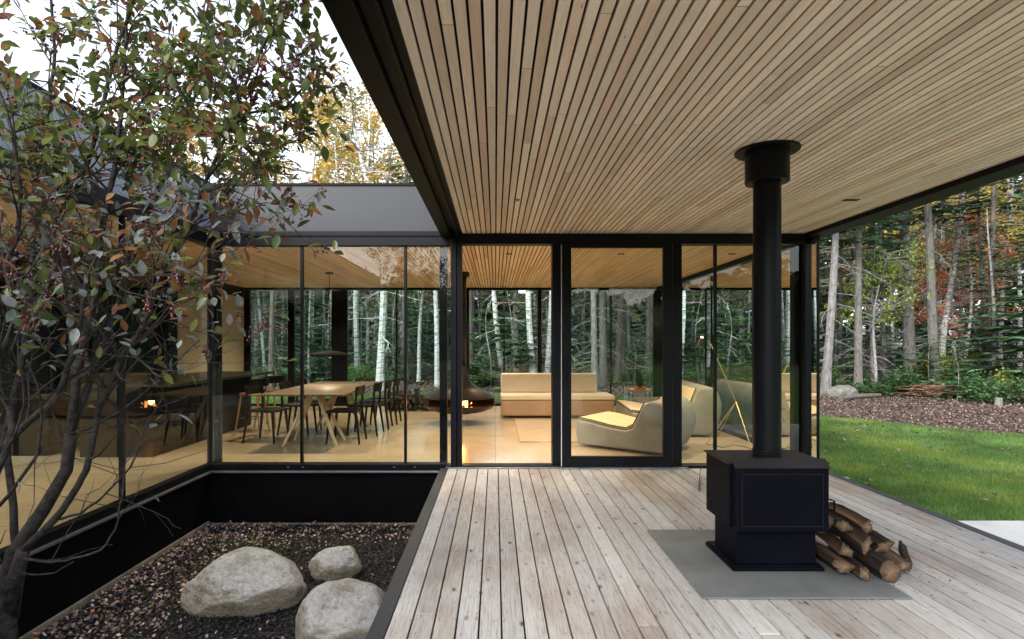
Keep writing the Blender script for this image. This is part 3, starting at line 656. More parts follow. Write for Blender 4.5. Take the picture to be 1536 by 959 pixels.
def conifer_crown(at, h, rr, z0, dens, reach, cols, card=.26, droop=.25, shape=1.0):
    m = MB(); O = []; D = []; S = []; LN = []; CC = []
    z = z0
    while z < h-.15:
        t = (z-z0)/(h-z0); ln0 = reach*(1-t)**shape+.12
        for k in range(rr.randint(4,6)):
            a = rr.uniform(0, 2*math.pi); ln = ln0*rr.uniform(.6,1.1); p, _ = at(z)
            d = Vector((math.cos(a), math.sin(a), .12-droop*.4)).normalized(); side = Vector((-math.sin(a), math.cos(a), 0)); q = p.copy(); br = [q.copy()]
            steps = max(3, int(ln/.11*dens)); shade = rr.uniform(.6,1.2)
            for s in range(steps):
                d = (d+Vector((0,0,-droop*.3/steps+ (.5*droop/steps if s>steps*.6 else 0)))).normalized(); q = q+d*ln/steps
                f = (s+1)/steps; wd = (1-f*.75)*ln*.42+.05
                if f < .15: continue
                for sg in (-1,1):
                    dd = (d*.75+side*sg*rr.uniform(.6,1)+Vector((0,0,rr.uniform(-.32,.06)))).normalized()
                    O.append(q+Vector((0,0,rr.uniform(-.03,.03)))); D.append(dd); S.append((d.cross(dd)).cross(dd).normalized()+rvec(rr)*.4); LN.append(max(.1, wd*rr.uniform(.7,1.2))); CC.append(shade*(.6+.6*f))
            br.append(q.copy()); 
            if rr.random() < .5: m.tube(br, [.018,.005], 3, False)
            O.append(q); D.append(d); S.append(side); LN.append(.16); CC.append(shade*1.2)
        z += rr.uniform(.16,.3)/dens**.5
    O = np.array([tuple(v) for v in O]); D = unit(np.array([tuple(v) for v in D])); S = unit(np.array([tuple(v) for v in S])); LN = np.array(LN)
    n = len(O); V, Fc = kites(O, D, S, LN, np.minimum(LN*.16, .05)+.012)
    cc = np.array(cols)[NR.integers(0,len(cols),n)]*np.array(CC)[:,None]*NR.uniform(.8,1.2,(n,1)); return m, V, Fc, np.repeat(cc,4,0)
GREEN = [(.075,.15,.085),(.10,.185,.09),(.06,.125,.08),(.13,.20,.085)]
BRGREEN = [(.08,.17,.06),(.11,.21,.07),(.06,.14,.06)]
def make_tree(kind, seed, cat='tree'):
    rr = random.Random(seed)
    if kind == 'bare':        # tall straight conifer with dead lower branches, live crown high up
        h = rr.uniform(11,14); t = thing('spruce_tree', '', cat)
        m, at = trunk_mesh('trunk', h, rr.uniform(.10,.15), seed, (rr.uniform(-.02,.02),0), 46, 1.9, col=rr.choice([(.14,.135,.125),(.185,.18,.175),(.11,.095,.085)]), zr=(.8,8))
        m.build('trunk', M['bark'], t, tint=True, world=False)
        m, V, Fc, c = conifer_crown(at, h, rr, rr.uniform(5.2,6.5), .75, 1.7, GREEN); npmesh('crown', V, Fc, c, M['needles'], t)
    elif kind == 'full':      # conifer clothed to the ground
        h = rr.uniform(6,9.5); t = thing('spruce_tree', '', cat)
        m, at = trunk_mesh('trunk', h, .09, seed, (0,0), 8, .8, zr=(.3,2)); m.build('trunk', M['bark'], t, tint=True, world=False)
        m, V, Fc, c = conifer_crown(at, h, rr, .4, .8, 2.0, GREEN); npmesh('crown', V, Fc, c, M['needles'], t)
    elif kind == 'sapling':
        h = rr.uniform(2.2,3.4); t = thing('fir_sapling', '', 'young fir')
        m, at = trunk_mesh('trunk', h, .03, seed, (0,0), 0); m.build('trunk', M['bark'], t, tint=True, world=False)
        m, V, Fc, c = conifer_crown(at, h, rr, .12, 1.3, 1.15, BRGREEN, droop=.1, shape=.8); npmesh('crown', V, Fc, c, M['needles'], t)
    elif kind in ('birch', 'birch2'):
        h = rr.uniform(10,12.5); t = thing('birch_tree', '', cat)
        m, at = trunk_mesh('trunk', h, rr.uniform(.09,.13), seed, (0,0), 22, 1.2, col=(.85,.86,.86), zr=(1.5,8), curve=.42, fork=kind == 'birch2')
        m.build('trunk', M['birch'], t, tint=True, world=False)
        mm, V, Fc, c = add_limb_leaves(at, h, rr, 4.2, 26, 2.2, 1500, .075, [(.36,.25,.05),(.30,.28,.07),(.42,.24,.05),(.2,.24,.06)], .3)
        npmesh('crown', V, Fc, c, M['leafage'], t); mm.col = (.6,.6,.58); mm.c = [(.6,.6,.58)]*len(mm.v); mm.build('branches', M['birch'], t, tint=True, world=False)
    elif kind in ('red', 'gold', 'lime'):
        h = {'red': 6.5, 'gold': 9.5, 'lime': 4.6}[kind]; t = thing('maple_tree', '', cat)
        cols = {'red': [(.42,.11,.06),(.5,.18,.10),(.36,.09,.07),(.45,.25,.10)], 'gold': [(.46,.30,.05),(.40,.34,.07),(.50,.25,.06),(.25,.26,.06)], 'lime': [(.14,.22,.035),(.20,.27,.045),(.11,.18,.035)]}[kind]
        m, at = trunk_mesh('trunk', h, .07, seed, (.03,0), 4, .6, zr=(1,3), curve=.25); m.build('trunk', M['bark'], t, tint=True, world=False)
        mm, V, Fc, c = add_limb_leaves(at, h, rr, h*.38, 40, 2.3, {'red': 3400, 'gold': 5200, 'lime': 1700}[kind], .10, cols, .34, .15)
        npmesh('crown', V, Fc, c, M['leafage'], t); mm.c = [(.2,.19,.18)]*len(mm.v); mm.build('branches', M['bark'], t, tint=True, world=False)
    return t
protos = {k: [make_tree(k, s) for s in seeds] for k, seeds in dict(bare=(1,2,3,4), full=(11,12,13), sapling=(21,22), birch=(31,32), birch2=(33,), red=(41,), gold=(42,43), lime=(44,)).items()}
used = set()
GRP = dict(bare='tall spruces standing in the forest', full='bushy spruces filling the forest', sapling='young firs in the undergrowth', birch='white birches in the forest', birch2='white birches in the forest', red='autumn maples at the forest edge', gold='autumn maples at the forest edge', lime='autumn maples at the forest edge')
DEF = dict(bare='grey spruce trunk with bare dead branches among others deep in the forest', full='dense dark green spruce filling the background forest', sapling='small green fir sapling in the undergrowth', birch='slender white birch trunk deep in the forest', gold='yellow leaved maple behind the house roof', red='red leaved maple beyond the lawn')
def put(kind, X, Y, label=None, sc=1.0, var=0, rz=0, lean=0, leany=0):
    pl = protos[kind]; p = pl[var % len(pl)]
    o = p if p.name not in used else dup(p)
    used.add(p.name)
    o.rotation_mode = 'ZYX'; o.location = (X, Y, GZ-.02); o.rotation_euler = (R(leany), R(lean), rz); o.scale = sc if hasattr(sc, '__len__') else (sc,)*3
    o['label'] = label or DEF[kind]; o['group'] = GRP[kind]; return o
def X_(px, Y): return (px-VX)*Y/F
# trees the photo singles out (column in the photo, distance)
put('bare', X_(1238,16.8), 16.8, 'pale grey trunk just right of the house corner', .95, 0, .3, 2.5)
put('bare', X_(1287,17.0), 17.0, 'second pale trunk right of the house corner, with many dead twigs', .8, 1, 1.0, 1)
put('bare', X_(1262,21), 21, 'thin trunk between the two pale trunks by the house corner', .7, 2, 2, -1)
put('bare', X_(1305,24), 24, 'thin trunk behind the second pale trunk right of the house corner', .8, 3, 2.6, 0)
put('bare', X_(1366,20), 20, 'thick brown grey spruce trunk in the middle of the right hand woods', (1.5,1.5,1.15), 0, 4, -1)
put('bare', X_(1404,18.5), 18.5, 'spruce trunk leaning slightly, right of the thick brown grey one', (1.05,1.05,1.0), 1, 5, -2.5)
put('birch', X_(1412,20), 20, 'curving white birch in front of the red maple', (1.15,1.15,.95), 0, .6, 3.5)
put('birch', X_(1444,19.5), 19.5, 'short thin birch right of the curving one', .6, 1, .2, 3)
put('bare', X_(1486,17.5), 17.5, 'straight slim grey trunk near the right edge of the photo', (.8,.8,1.0), 2, 2.1, 0)
put('bare', X_(1540,22), 22, 'trunk at the very right edge of the photo', 1, 3, 1)
put('red', X_(1432,20.6), 20.6, 'red leaved maple beyond the lawn on the right', .92, 0, 0)
put('gold', X_(1530,28), 28, 'orange gold maple at the far right of the woods', 1.5, 0, 2)
put('lime', X_(1314,17.9), 17.9, 'lime green young maple right of the house corner', (.75,.75,.98), 0, 0)
put('gold', X_(1500,24), 24, 'golden maple high on the right behind the slim trunk', 1.25, 0, 0)
put('gold', X_(1410,31), 31, 'golden maple crown above the red one', 1.35, 1, 1)
put('gold', X_(1340,33), 33, 'orange gold maple crown above the lime green one', 1.3, 0, 3)
put('birch', X_(570,18.5), 18.5, 'thick white birch seen behind the dining table', (1.5,1.5,1), 0, 0, -1.5)
put('birch', X_(656,20), 20, 'white birch leaning left, seen right of the log rack', 1.0, 1, 0, -3)
put('birch', X_(628,22), 22, 'slim birch leaning right behind the log rack', .8, 1, 3, 3)
put('bare', X_(606,24), 24, 'grey trunk behind the log rack', 1, 1, 3)
put('bare', X_(407,20), 20, 'grey trunk seen beyond the kitchen island', .9, 2, 3, .5)
put('bare', X_(424,26), 26, 'thinner grey trunk beyond the kitchen island', .7, 3, 3)
put('bare', X_(386,27), 27, 'grey trunk far left in the kitchen window', .9, 0, 3)
put('birch', X_(757,19), 19, 'white birch leaning left behind the left end of the sofa', (1.1,1.1,1), 0, 2, -5)
put('birch', X_(803,18.6), 18.6, 'white birch leaning left in the middle of the doorway view', (1.2,1.2,1), 1, 1.5, -6)
put('birch', X_(818,20), 20, 'white birch leaning right behind the doorway post', (1.1,1.1,1), 0, 4, 5)
put('bare', X_(775,24), 24, 'grey trunk between the two birches of the doorway view', 1, 1, 0)
put('bare', X_(706,22), 22, 'pale trunk just right of the hanging fireplace flue', .9, 2, 0)
put('sapling', X_(735,18.2), 18.2, 'bright green fir sapling behind the left end of the sofa', 1.25, 0, 0)
put('sapling', X_(765,19), 19, 'fir sapling behind the sofa, second from the left', 1.15, 1, 0)
for i, px in enumerate((892, 905, 926, 946, 972)): put('bare', X_(px, 19+i*1.1), 19+i*1.1, ['pale trunk seen through the left of the sliding door', 'second pale trunk seen through the sliding door', 'tall trunk in the middle of the sliding door view', 'thin trunk right of the middle of the sliding door view', 'thick pale trunk at the right of the sliding door view'][i], .85+.1*(i%3), i, i*1.3, (i%3-1)*2)
put('birch', X_(1040,16.5), 16.5, 'birch leaning right behind the lamp head', 1.1, 1, 2, 6)
put('birch', X_(1064,19), 19, 'birch leaning right, right of the lamp head', 1.0, 0, 4, 4)
put('birch2', X_(1178,17), 17, 'forked pale birch seen right of the stove flue', .9, 0, 0, -1)
put('bare', X_(1107,18), 18, 'pale trunk seen just left of the stove flue', .95, 3, 1.5, 2)
put('bare', X_(1092,22), 22, 'thin trunk left of the stove flue, further back', .9, 1, 1.5, 1)
put('birch2', X_(537,27), 27, 'tall sparse white birch rising above the courtyard roof edge', (1.3,1.3,1.25), 0, 1, 0)
put('full', X_(602,26), 26, 'dark spruce rising above the courtyard roof edge', (.85,.85,1.16), 0)
put('gold', X_(455,30), 30, 'golden maple above the courtyard roof edge', 1.6, 0)
put('gold', X_(490,34), 34, 'golden maple behind the tall sparse birch', 1.75, 1)
put('full', X_(590,29), 29, 'tall dark spruce right beside the roof corner above the courtyard', (1.0,1.0,1.55), 2)
put('gold', X_(560,36), 36, 'golden maple between the sparse birch and the tall spruce', 1.75, 1)
put('birch', X_(505,25), 25, 'slim birch rising left of the tall sparse one above the roof edge', (1,1,1.1), 1, 1, 1)
for px, Y, s in ((250,32,1.2),(330,36,1.35),(120,34,1.3),(20,30,1.2),(400,40,1.35)): put('gold', X_(px,Y), Y, 'yellow leaved maple seen through the berry tree', s*1.25, px%2, px)
# random fill
rt = random.Random(99)
def line_y(x): return float(np.interp(x, [-34,-8,0,5,9.9,13.3,19,24], [19.5,20,20.2,19.6,16.9,14.0,8,-2]))
cnt = 0
for i in range(900):
    Y = rt.uniform(8, 46); X = rt.uniform(-1.02, 1.02)*Y
    d = Y-line_y(X)
    if d < 1.0 or cnt > 165: continue
    if rt.random() > (1.15-d/40): continue
    px = VX+X/Y*F
    if px < -60 or px > 1620: continue
    if 1250 < px < 1620 and d < 4.5: continue
    sky = 330 < px < 640; left = px < 340
    u = rt.random(); cnt += 1
    if sky or left:
        if u < .5: put('full', X, Y, None, rt.uniform(.6,.85)*(.9 if Y<30 else 1.1), rt.randint(0,2), rt.uniform(0,6))
        elif u < .85: put('bare', X, Y, None, (rt.uniform(.6,.9), rt.uniform(.6,.9), .66*(1 if Y<28 else 1.15)), rt.randint(0,3), rt.uniform(0,6), rt.uniform(-2,2))
        else: put('birch', X, Y, None, (.8,.8,.72), rt.randint(0,1), rt.uniform(0,6), rt.uniform(-4,4))
    else:
        if u < .52: put('full', X, Y, None, rt.uniform(.7,1.15), rt.randint(0,2), rt.uniform(0,6))
        elif u < .91: put('bare', X, Y, None, rt.uniform(.55,.95), rt.randint(0,3), rt.uniform(0,6), rt.uniform(-2.5,2.5))
        else: put('birch', X, Y, None, rt.uniform(.6,.95), rt.randint(0,1), rt.uniform(0,6), rt.uniform(-5,5))
# saplings along the edge
for i in range(46):
    X = rt.uniform(-11, 22); Y = line_y(X)+rt.uniform(.3,5)
    px = VX+X/Y*F
    if not (330 < px < 1600): continue
    s = rt.uniform(.3,.75) if px < 1200 else rt.uniform(.35,.8)
    put('sapling', X, Y, None, s, i, rt.uniform(0,6))
# undergrowth shrubs: leafy bushes
def shrub_proto(seed, cols, r=.7, hh=.8, leaf=.09, n=2200):
    t = thing('forest_shrub', '', 'shrub'); rr = random.Random(seed)
    m = MB(); O = []
    for k in range(16):
        a = rr.uniform(0,6.28); d = Vector((math.cos(a)*rr.uniform(.3,1), math.sin(a)*rr.uniform(.3,1), rr.uniform(.5,1.3))).normalized(); q = Vector((0,0,0)); br = [q.copy()]
        ln = r*rr.uniform(.7,1.4)
        for s in range(4):
            d = (d+rvec(rr)*.25+Vector((0,0,-.12))).normalized(); q = q+d*ln/4; br.append(q.copy())
            for _ in range(n//16//4): O.append(q+rvec(rr)*.24*rr.random()**.5)
        m.col = (.12,.1,.08); m.tube(br, [.012,.01,.007,.005,.003], 3, False)
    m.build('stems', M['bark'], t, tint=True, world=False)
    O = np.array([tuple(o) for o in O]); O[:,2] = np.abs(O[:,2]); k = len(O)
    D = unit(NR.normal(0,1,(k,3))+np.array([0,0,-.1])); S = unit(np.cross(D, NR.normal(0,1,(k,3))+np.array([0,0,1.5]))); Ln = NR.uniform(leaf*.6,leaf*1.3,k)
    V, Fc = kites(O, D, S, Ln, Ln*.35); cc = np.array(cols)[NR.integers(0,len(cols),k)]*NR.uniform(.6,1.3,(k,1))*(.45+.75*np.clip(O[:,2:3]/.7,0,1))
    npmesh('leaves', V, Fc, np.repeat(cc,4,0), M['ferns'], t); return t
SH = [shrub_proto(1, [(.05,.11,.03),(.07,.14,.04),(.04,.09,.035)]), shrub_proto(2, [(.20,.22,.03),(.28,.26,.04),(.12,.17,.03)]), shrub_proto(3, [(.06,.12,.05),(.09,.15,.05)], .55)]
nn = 0
def putsh(k, X, Y, s, label, rz=0):
    p = SH[k]; o = p if p.name not in used else dup(p); used.add(p.name)
    o.location = (X,Y,GZ-.03); o.scale = s if hasattr(s,'__len__') else (s,)*3; o.rotation_euler = (0,0,rz); o['label'] = label; o['group'] = 'shrubs of the forest undergrowth'
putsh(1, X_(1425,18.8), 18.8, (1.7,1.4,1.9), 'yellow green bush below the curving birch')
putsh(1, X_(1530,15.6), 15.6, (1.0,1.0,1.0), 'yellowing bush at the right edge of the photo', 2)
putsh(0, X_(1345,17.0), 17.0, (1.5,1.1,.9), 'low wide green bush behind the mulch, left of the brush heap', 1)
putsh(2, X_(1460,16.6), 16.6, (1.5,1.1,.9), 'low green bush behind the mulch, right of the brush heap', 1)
for i in range(60):
    X = rt.uniform(-12, 22); Y = line_y(X)+rt.uniform(.1,4.0); px = VX+X/Y*F
    if not (330 < px < 1620): continue
    putsh(rt.choice([0,0,2,1 if rt.random()<.3 else 0]), X, Y, (rt.uniform(.6,1.2), rt.uniform(.6,1.1), rt.uniform(.45,.85)), 'low leafy green shrub in the forest undergrowth', rt.uniform(0,6))
# brush heap, fallen trunks, rock and stump at the forest edge
q = MB(); rr = random.Random(8); c0 = Vector((X_(1395,16.4), 16.4, GZ))
for k in range(90):
    a = rr.uniform(0,6.28); p = c0+Vector((rr.gauss(0,.4), rr.gauss(0,.25), rr.uniform(0,.3))); d = Vector((math.cos(a), math.sin(a), rr.uniform(-.2,.2)))*rr.uniform(.2,.6)
    q.col = rr.choice([(.2,.1,.06),(.28,.16,.1),(.12,.08,.06)]); q.tube([p-d, p+d*.2+Vector((0,0,.04)), p+d], [.014,.012,.004], 4)
tag(q.build('brush_heap', M['bark'], tint=True), 'reddish heap of cut brush at the edge of the mulch', 'brush heap')
for i, (pa, pb, r, lab) in enumerate(((G(1252,592,GZ), G(1300,586,GZ), .09, 'fallen grey log lying behind the pale trunks'), (G(1262,602,GZ), G(1320,597,GZ), .07, 'shorter fallen log lying in front of the other'))):
    q = MB(); q.col = (.14,.12,.11); z = Vector((0,0,r*1.1)); q.tube([pa+z, pa.lerp(pb,.5)+z*1.3, pb+z], [r,r*.9,r*.7], 9, jit=.08); tag(q.build('fallen_log', M['bark'], tint=True), lab, 'fallen log', 'fallen logs at the forest edge')
boulder('rock', (X_(1263,16.2), 16.2, GZ+.08), (.42,.3,.26), 6, 'grey rock at the foot of the pale trunks', [((.1,0,1),.1,2)]).data.materials[0] = mat_noise('mossy_rock', (.08,.085,.07), (.18,.18,.16), 7, .9, .2, .6, 40)
q = MB(); q.col = (.2,.19,.17); q.tube([Vector((X_(1498,13.8),13.8,GZ)), Vector((X_(1498,13.8),13.8,GZ+.22))], [.09,.08], 10, jit=.1); tag(q.build('tree_stump', M['bark'], tint=True), 'small pale stump at the far side of the mulch', 'stump')
# far wood
rr = random.Random(77); n = 60000
ang = NR.uniform(0, 2*np.pi, n); rad = NR.uniform(44, 60, n)
hmax = 7.5+3.2*np.array([noise.noise(Vector((math.cos(a)*9, math.sin(a)*9, 1.2))) for a in ang])+1.6*np.array([noise.noise(Vector((math.cos(a)*40, math.sin(a)*40, 5))) for a in ang])
azpx = VX+np.tan(np.pi/2-ang)*F
front = (np.sin(ang) > 0) & (azpx > 1180); hmax = np.where(front, hmax+6, hmax)
Z = GZ+NR.random(n)**.8*hmax
O = np.c_[np.cos(ang)*rad, np.sin(ang)*rad, Z]; D = unit(np.c_[NR.normal(0,1,(n,2)), NR.normal(-.5,.5,n)]); S = unit(np.cross(D, NR.normal(0,1,(n,3))))
V, Fc = kites(O, D, S, NR.uniform(.8,1.9,n), NR.uniform(.25,.5,n)); pal = np.array([(.02,.038,.02),(.03,.05,.024),(.015,.03,.018),(.05,.06,.02)])
c = pal[NR.integers(0,4,n)]*NR.uniform(.6,1.3,(n,1))
tag(npmesh('distant_wood', V, Fc, np.repeat(c,4,0), M['needles']), 'dark mass of distant forest closing off the view', 'forest', kind='stuff')

# ------------------------------------------------------------------ berry tree in the courtyard
bt = thing('crabapple_tree', 'multi stemmed crabapple with dark red berries and bronze green leaves', 'tree', (-1.95, 2.45, PZ))
rb = random.Random(2)
def path(pts, Y0, Y1): 
    out = []
    for i, (x, y) in enumerate(pts): t = i/(len(pts)-1); out.append(P(x, y, Y0+(Y1-Y0)*t))
    return out
ROOT = Vector((-1.95, 2.45, PZ-.05))
stems = [
 (path([(5,890),(20,830),(65,765),(100,705),(107,650),(115,570),(135,480),(145,440),(150,380),(158,320),(168,270),(175,215),(182,160),(187,100),(190,40),(196,-30)], 2.35, 2.55), .023, .005),
 (path([(35,825),(82,780),(117,730),(135,690),(145,620),(160,585),(175,555),(190,525),(215,490),(240,415),(280,340),(310,270),(340,200),(370,120),(395,65),(425,15),(450,-20)], 2.3, 2.2), .015, .004),
 (path([(-40,700),(0,675),(40,635),(85,595),(110,530),(122,470),(130,420),(150,370)], 2.25, 2.1), .016, .006),
 (path([(25,850),(20,760),(10,650),(30,560),(45,450),(50,375),(65,300),(60,225),(75,150),(82,75),(78,0),(80,-40)], 2.5, 2.7), .016, .005),
 (path([(65,300),(105,285),(132,245),(150,175),(168,100),(200,0),(215,-40)], 2.62, 2.5), .013, .005),
 (path([(107,650),(140,560),(160,500),(185,430),(200,350),(240,290),(255,220),(290,150),(300,60),(320,-20)], 2.42, 2.8), .013, .004),
 (path([(-30,760),(20,640),(-5,560),(20,480),(10,400),(30,330),(20,200),(-10,120)], 2.0, 2.1), .013, .005),
 (path([(158,320),(120,290),(80,330),(60,350),(30,380)], 2.5, 2.3), .007, .003),
 (path([(310,270),(352,215),(356,175),(353,130),(320,60),(270,-10)], 2.2, 2.1), .006, .003),
 (path([(340,200),(375,170),(430,160),(460,120),(490,90)], 2.2, 2.3), .006, .0025),
 (path([(280,340),(330,300),(380,250),(430,215),(470,205)], 2.2, 2.35), .006, .0025),
 (path([(190,525),(215,545),(240,565),(262,545),(300,510)], 2.25, 2.2), .005, .002),
 (path([(240,415),(290,400),(330,365),(345,348),(390,352)], 2.2, 2.1), .005, .002),
 (path([(35,840),(75,843),(110,838),(150,825),(172,795),(182,745),(190,690),(196,662)], 2.25, 2.2), .006, .002),
 (path([(82,780),(120,770),(160,740),(195,700),(215,650),(243,600)], 2.3, 2.15), .006, .002),
 (path([(35,860),(70,862),(100,850),(110,842)], 2.25, 2.2), .004, .0015),
 (path([(0,760),(50,690),(58,665),(62,600),(40,540)], 2.1, 2.0), .007, .003),
 (path([(107,650),(150,635),(190,610),(240,570)], 2.35, 2.1), .005, .002),
]
tm = MB(); trunkm = MB()
base_pts = [ROOT, ROOT.lerp(P(5,890,2.35), .5)+Vector((-.03,0,.0)), P(5,890,2.35)]
trunkm.tube(base_pts+stems[0][0][1:5], [.044,.037,.031,.028,.026,.024,.023], 12, jit=.05)
trunkm.tube([P(12,930,2.38), P(25,860,2.33), P(35,825,2.3)], [.036,.028,.023], 10, jit=.05)
trunkm.tube([P(5,920,2.42), P(14,880,2.46), P(25,850,2.5)], [.034,.026,.021], 10, jit=.05)
trunkm.tube([ROOT+Vector((-.08,-.06,0)), P(-60,800,2.2), P(-40,700,2.25)], [.035,.025,.018], 10, jit=.05)
trunkm.tube([ROOT+Vector((-.02,-.1,0)), P(-90,860,2.1), P(-30,760,2.0)], [.03,.022,.014], 10, jit=.05)
trunkm.build('trunk', M['twig'], bt, smooth=True)
tips = []
def sub(p, d, ln, r, depth):
    q = p.copy(); br = [q.copy()]; k = 4 if depth else 3
    for s in range(k):
        d = (d+rvec(rb)*.28+Vector((0,0,.08))).normalized(); q = q+d*ln/k
        if q.z > 2.55 and q.x > -.70: return
        if q.x > -.64: return
        br.append(q.copy()); tips.append((q.copy(), d.copy(), depth))
        if depth > 0 and s > 0 and rb.random() < .8:
            dd = (d+rvec(rb)*.9).normalized(); sub(q, dd, ln*rb.uniform(.4,.65), r*.55, depth-1)
    tm.tube(br, [r*(1-.7*i/(len(br)-1)) for i in range(len(br))], 5, False)
for pts, r0, r1 in stems:
    n = len(pts); rad = [r0+(r1-r0)*i/(n-1) for i in range(n)]
    # smooth path
    fine = []; fr = []
    for i in range(n-1):
        for s in range(3):
            t = s/3; p0 = pts[max(i-1,0)]; p1 = pts[i]; p2 = pts[i+1]; p3 = pts[min(i+2,n-1)]
            q = .5*((2*p1)+(p2-p0)*t+(2*p0-5*p1+4*p2-p3)*t*t+(3*p1-p0-3*p2+p3)*t*t*t); q = q+rvec(rb)*.004
            fine.append(q); fr.append(rad[i]*(1-t)+rad[i+1]*t)
    fine.append(pts[-1]); fr.append(rad[-1]); tm.tube(fine, fr, 8, True, jit=.06)
    for i in range(2, len(fine)-1):
        p = fine[i]
        if p.z < .75: pr = .12
        elif p.z < 1.2: pr = .45
        else: pr = .95
        if rb.random() < pr and fr[i] < .027:
            d0 = (fine[i+1]-fine[i-1]).normalized(); d = (d0*.5+rvec(rb)*.9+Vector((0,0,.15))).normalized()
            d.y *= .75
            sub(p, d, rb.uniform(.18,.42), min(.006, fr[i]*.55), 2 if p.z > 1.35 else (1 if rb.random()<.6 else 0))
        if fr[i] < .009: tips.append((p.copy(), Vector((0,0,1)), 0))
tm.build('branches', M['twig'], bt, smooth=True)
# leaves
cols = {'g': [(.085,.12,.03),(.12,.15,.04),(.07,.10,.035),(.15,.17,.05)], 'b': [(.20,.10,.035),(.26,.14,.05),(.15,.06,.04)], 'p': [(.13,.06,.045),(.17,.09,.07),(.10,.05,.04)], 's': [(.22,.25,.23),(.28,.29,.29),(.17,.21,.19)]}
LV = []; LC = []; LF = []
def leaf(p, d, ln, col, up):
    d = d.normalized(); s = d.cross(up); s = s.normalized() if s.length > .01 else Vector((1,0,0)); nn_ = s.cross(d)
    w = ln*rb.uniform(.2,.28); f = rb.uniform(.1,.45)*w; cu = rb.uniform(-.05,.22)*ln; b = len(LV)
    pr = [(0,0),(.18,.62),(.42,1.0),(.68,.78),(.87,.34),(1,0)]
    for t, ww in pr:
        c = p+d*(ln*t)-nn_*(cu*t*t)
        LV.extend([c-s*(w*ww)+nn_*(f*ww), c, c+s*(w*ww)+nn_*(f*ww)]); k = rb.uniform(.9,1.1)
        LC.extend([tuple(v*k for v in col)]*3)
    for i in range(5):
        a = b+i*3; LF.extend([(a,a+1,a+4),(a,a+4,a+3),(a+1,a+2,a+5),(a+1,a+5,a+4)])
nl = 0
berries = MB()
for (p, d, dep) in tips:
    px = VX+p.x/p.y*F; py = VY-(p.z-H)/p.y*F
    dens = 1.3 if py < 300 else (.6 if py < 480 else (.33 if py < 560 else .035))
    if px > 330: dens *= .8
    k = int(dens)+(1 if rb.random() < dens-int(dens) else 0)
    for _ in range(k):
        dd = (d*.5+rvec(rb)*.8+Vector((0,0,-.25))).normalized(); u = rb.random()
        if py < 260: key = 'g' if u < .80 else ('b' if u < .97 else 'p')
        else: key = 'g' if u < .40 else ('s' if u < .74 else ('b' if u < .96 else 'p'))
        leaf(p+dd*.012+rvec(rb)*.006, dd, rb.uniform(.038,.068), rb.choice(cols[key]), (Vector((0,0,1))+rvec(rb)*.55).normalized()); nl += 1
    if rb.random() < .085 and py < 520:
        for _ in range(rb.randint(2,6)):
            c = p+Vector((rb.gauss(0,.014), rb.gauss(0,.014), -rb.uniform(.015,.05))); r = rb.uniform(.0045,.0065); berries.col = rb.choice([(.07,.010,.018),(.11,.014,.02),(.05,.008,.018)])
            berries.lathe([(.0006,-r),(r*.7,-r*.7),(r,0),(r*.7,r*.7),(.0006,r)], c, 8); berries.tube([c, p], .0008, 3, False)
V = np.array([tuple(v) for v in LV]); off = (-1.95, 2.45, PZ)
npmesh('leaves', V, np.array(LF), np.array(LC), M['crab'], bt, off=off, smooth=True)
berries.build('berries', M['berry'], bt, tint=True, smooth=True)
print('crab leaves', nl)

# ------------------------------------------------------------------ interior
# kitchen island
t = thing('kitchen_island', 'long black kitchen island with overhanging worktop', 'kitchen island', (-4.6, 8.3, 0))
q = MB(); q.box(-5.1, -4.2, 6.95, 9.75, 0.0, .86); q.build('cabinet', M['cabinet'], t, bevel=.004)
q = MB(); q.box(-5.15, -3.95, 6.9, 10.1, .862, .90); q.build('worktop', M['dsteel'], t, bevel=.004)
# bar stools
def stool(loc, rz, label):
    t = thing('bar_stool', label, 'bar stool', loc, rz, 'bar stools at the kitchen island')
    q = MB(); q.lathe([(0,.60),(.17,.60),(.19,.615),(.18,.635),(0,.64)], (0,0,0), 20); q.build('seat', M['brownwood'], t, world=False)
    for sx in (-1,1):
        for sy in (-1,1): q = MB(); q.tube([(sx*.12,sy*.12,.60),(sx*.19,sy*.19,0)], [.016,.011], 8); q.build('leg', M['brownwood'], t, world=False)
    q = MB(); q.tube([(.16*math.cos(a),.16*math.sin(a),.25) for a in np.linspace(0,2*math.pi,17)], .007, 6); q.build('footrest', M['dsteel'], t, world=False)
    q = MB(); pts = [(-.21*math.cos(a), .24*math.sin(a), .80) for a in np.linspace(-1.3,1.3,11)]
    for a, b in zip(pts, pts[1:]): q.add([(a[0],a[1],.74),(b[0],b[1],.74),(b[0]*1.04,b[1]*1.04,.86),(a[0]*1.04,a[1]*1.04,.86)], [(0,1,2,3)])
    o = q.build('backrest', M['chair'], t, world=False); md = o.modifiers.new('s','SOLIDIFY'); md.thickness = .02
    for sy in (-1,1): q = MB(); q.tube([(-.12,sy*.12,.62),(-.18,sy*.14,.78)], .010, 6); q.build('back_post', M['chair'], t, world=False)
    return t
stool((-3.78, 9.55, 0), math.pi*.95, 'brown wooden bar stool with black curved back at the far end of the island')
stool((-3.75, 8.75, 0), math.pi, 'brown wooden bar stool with black curved back, nearer the camera')
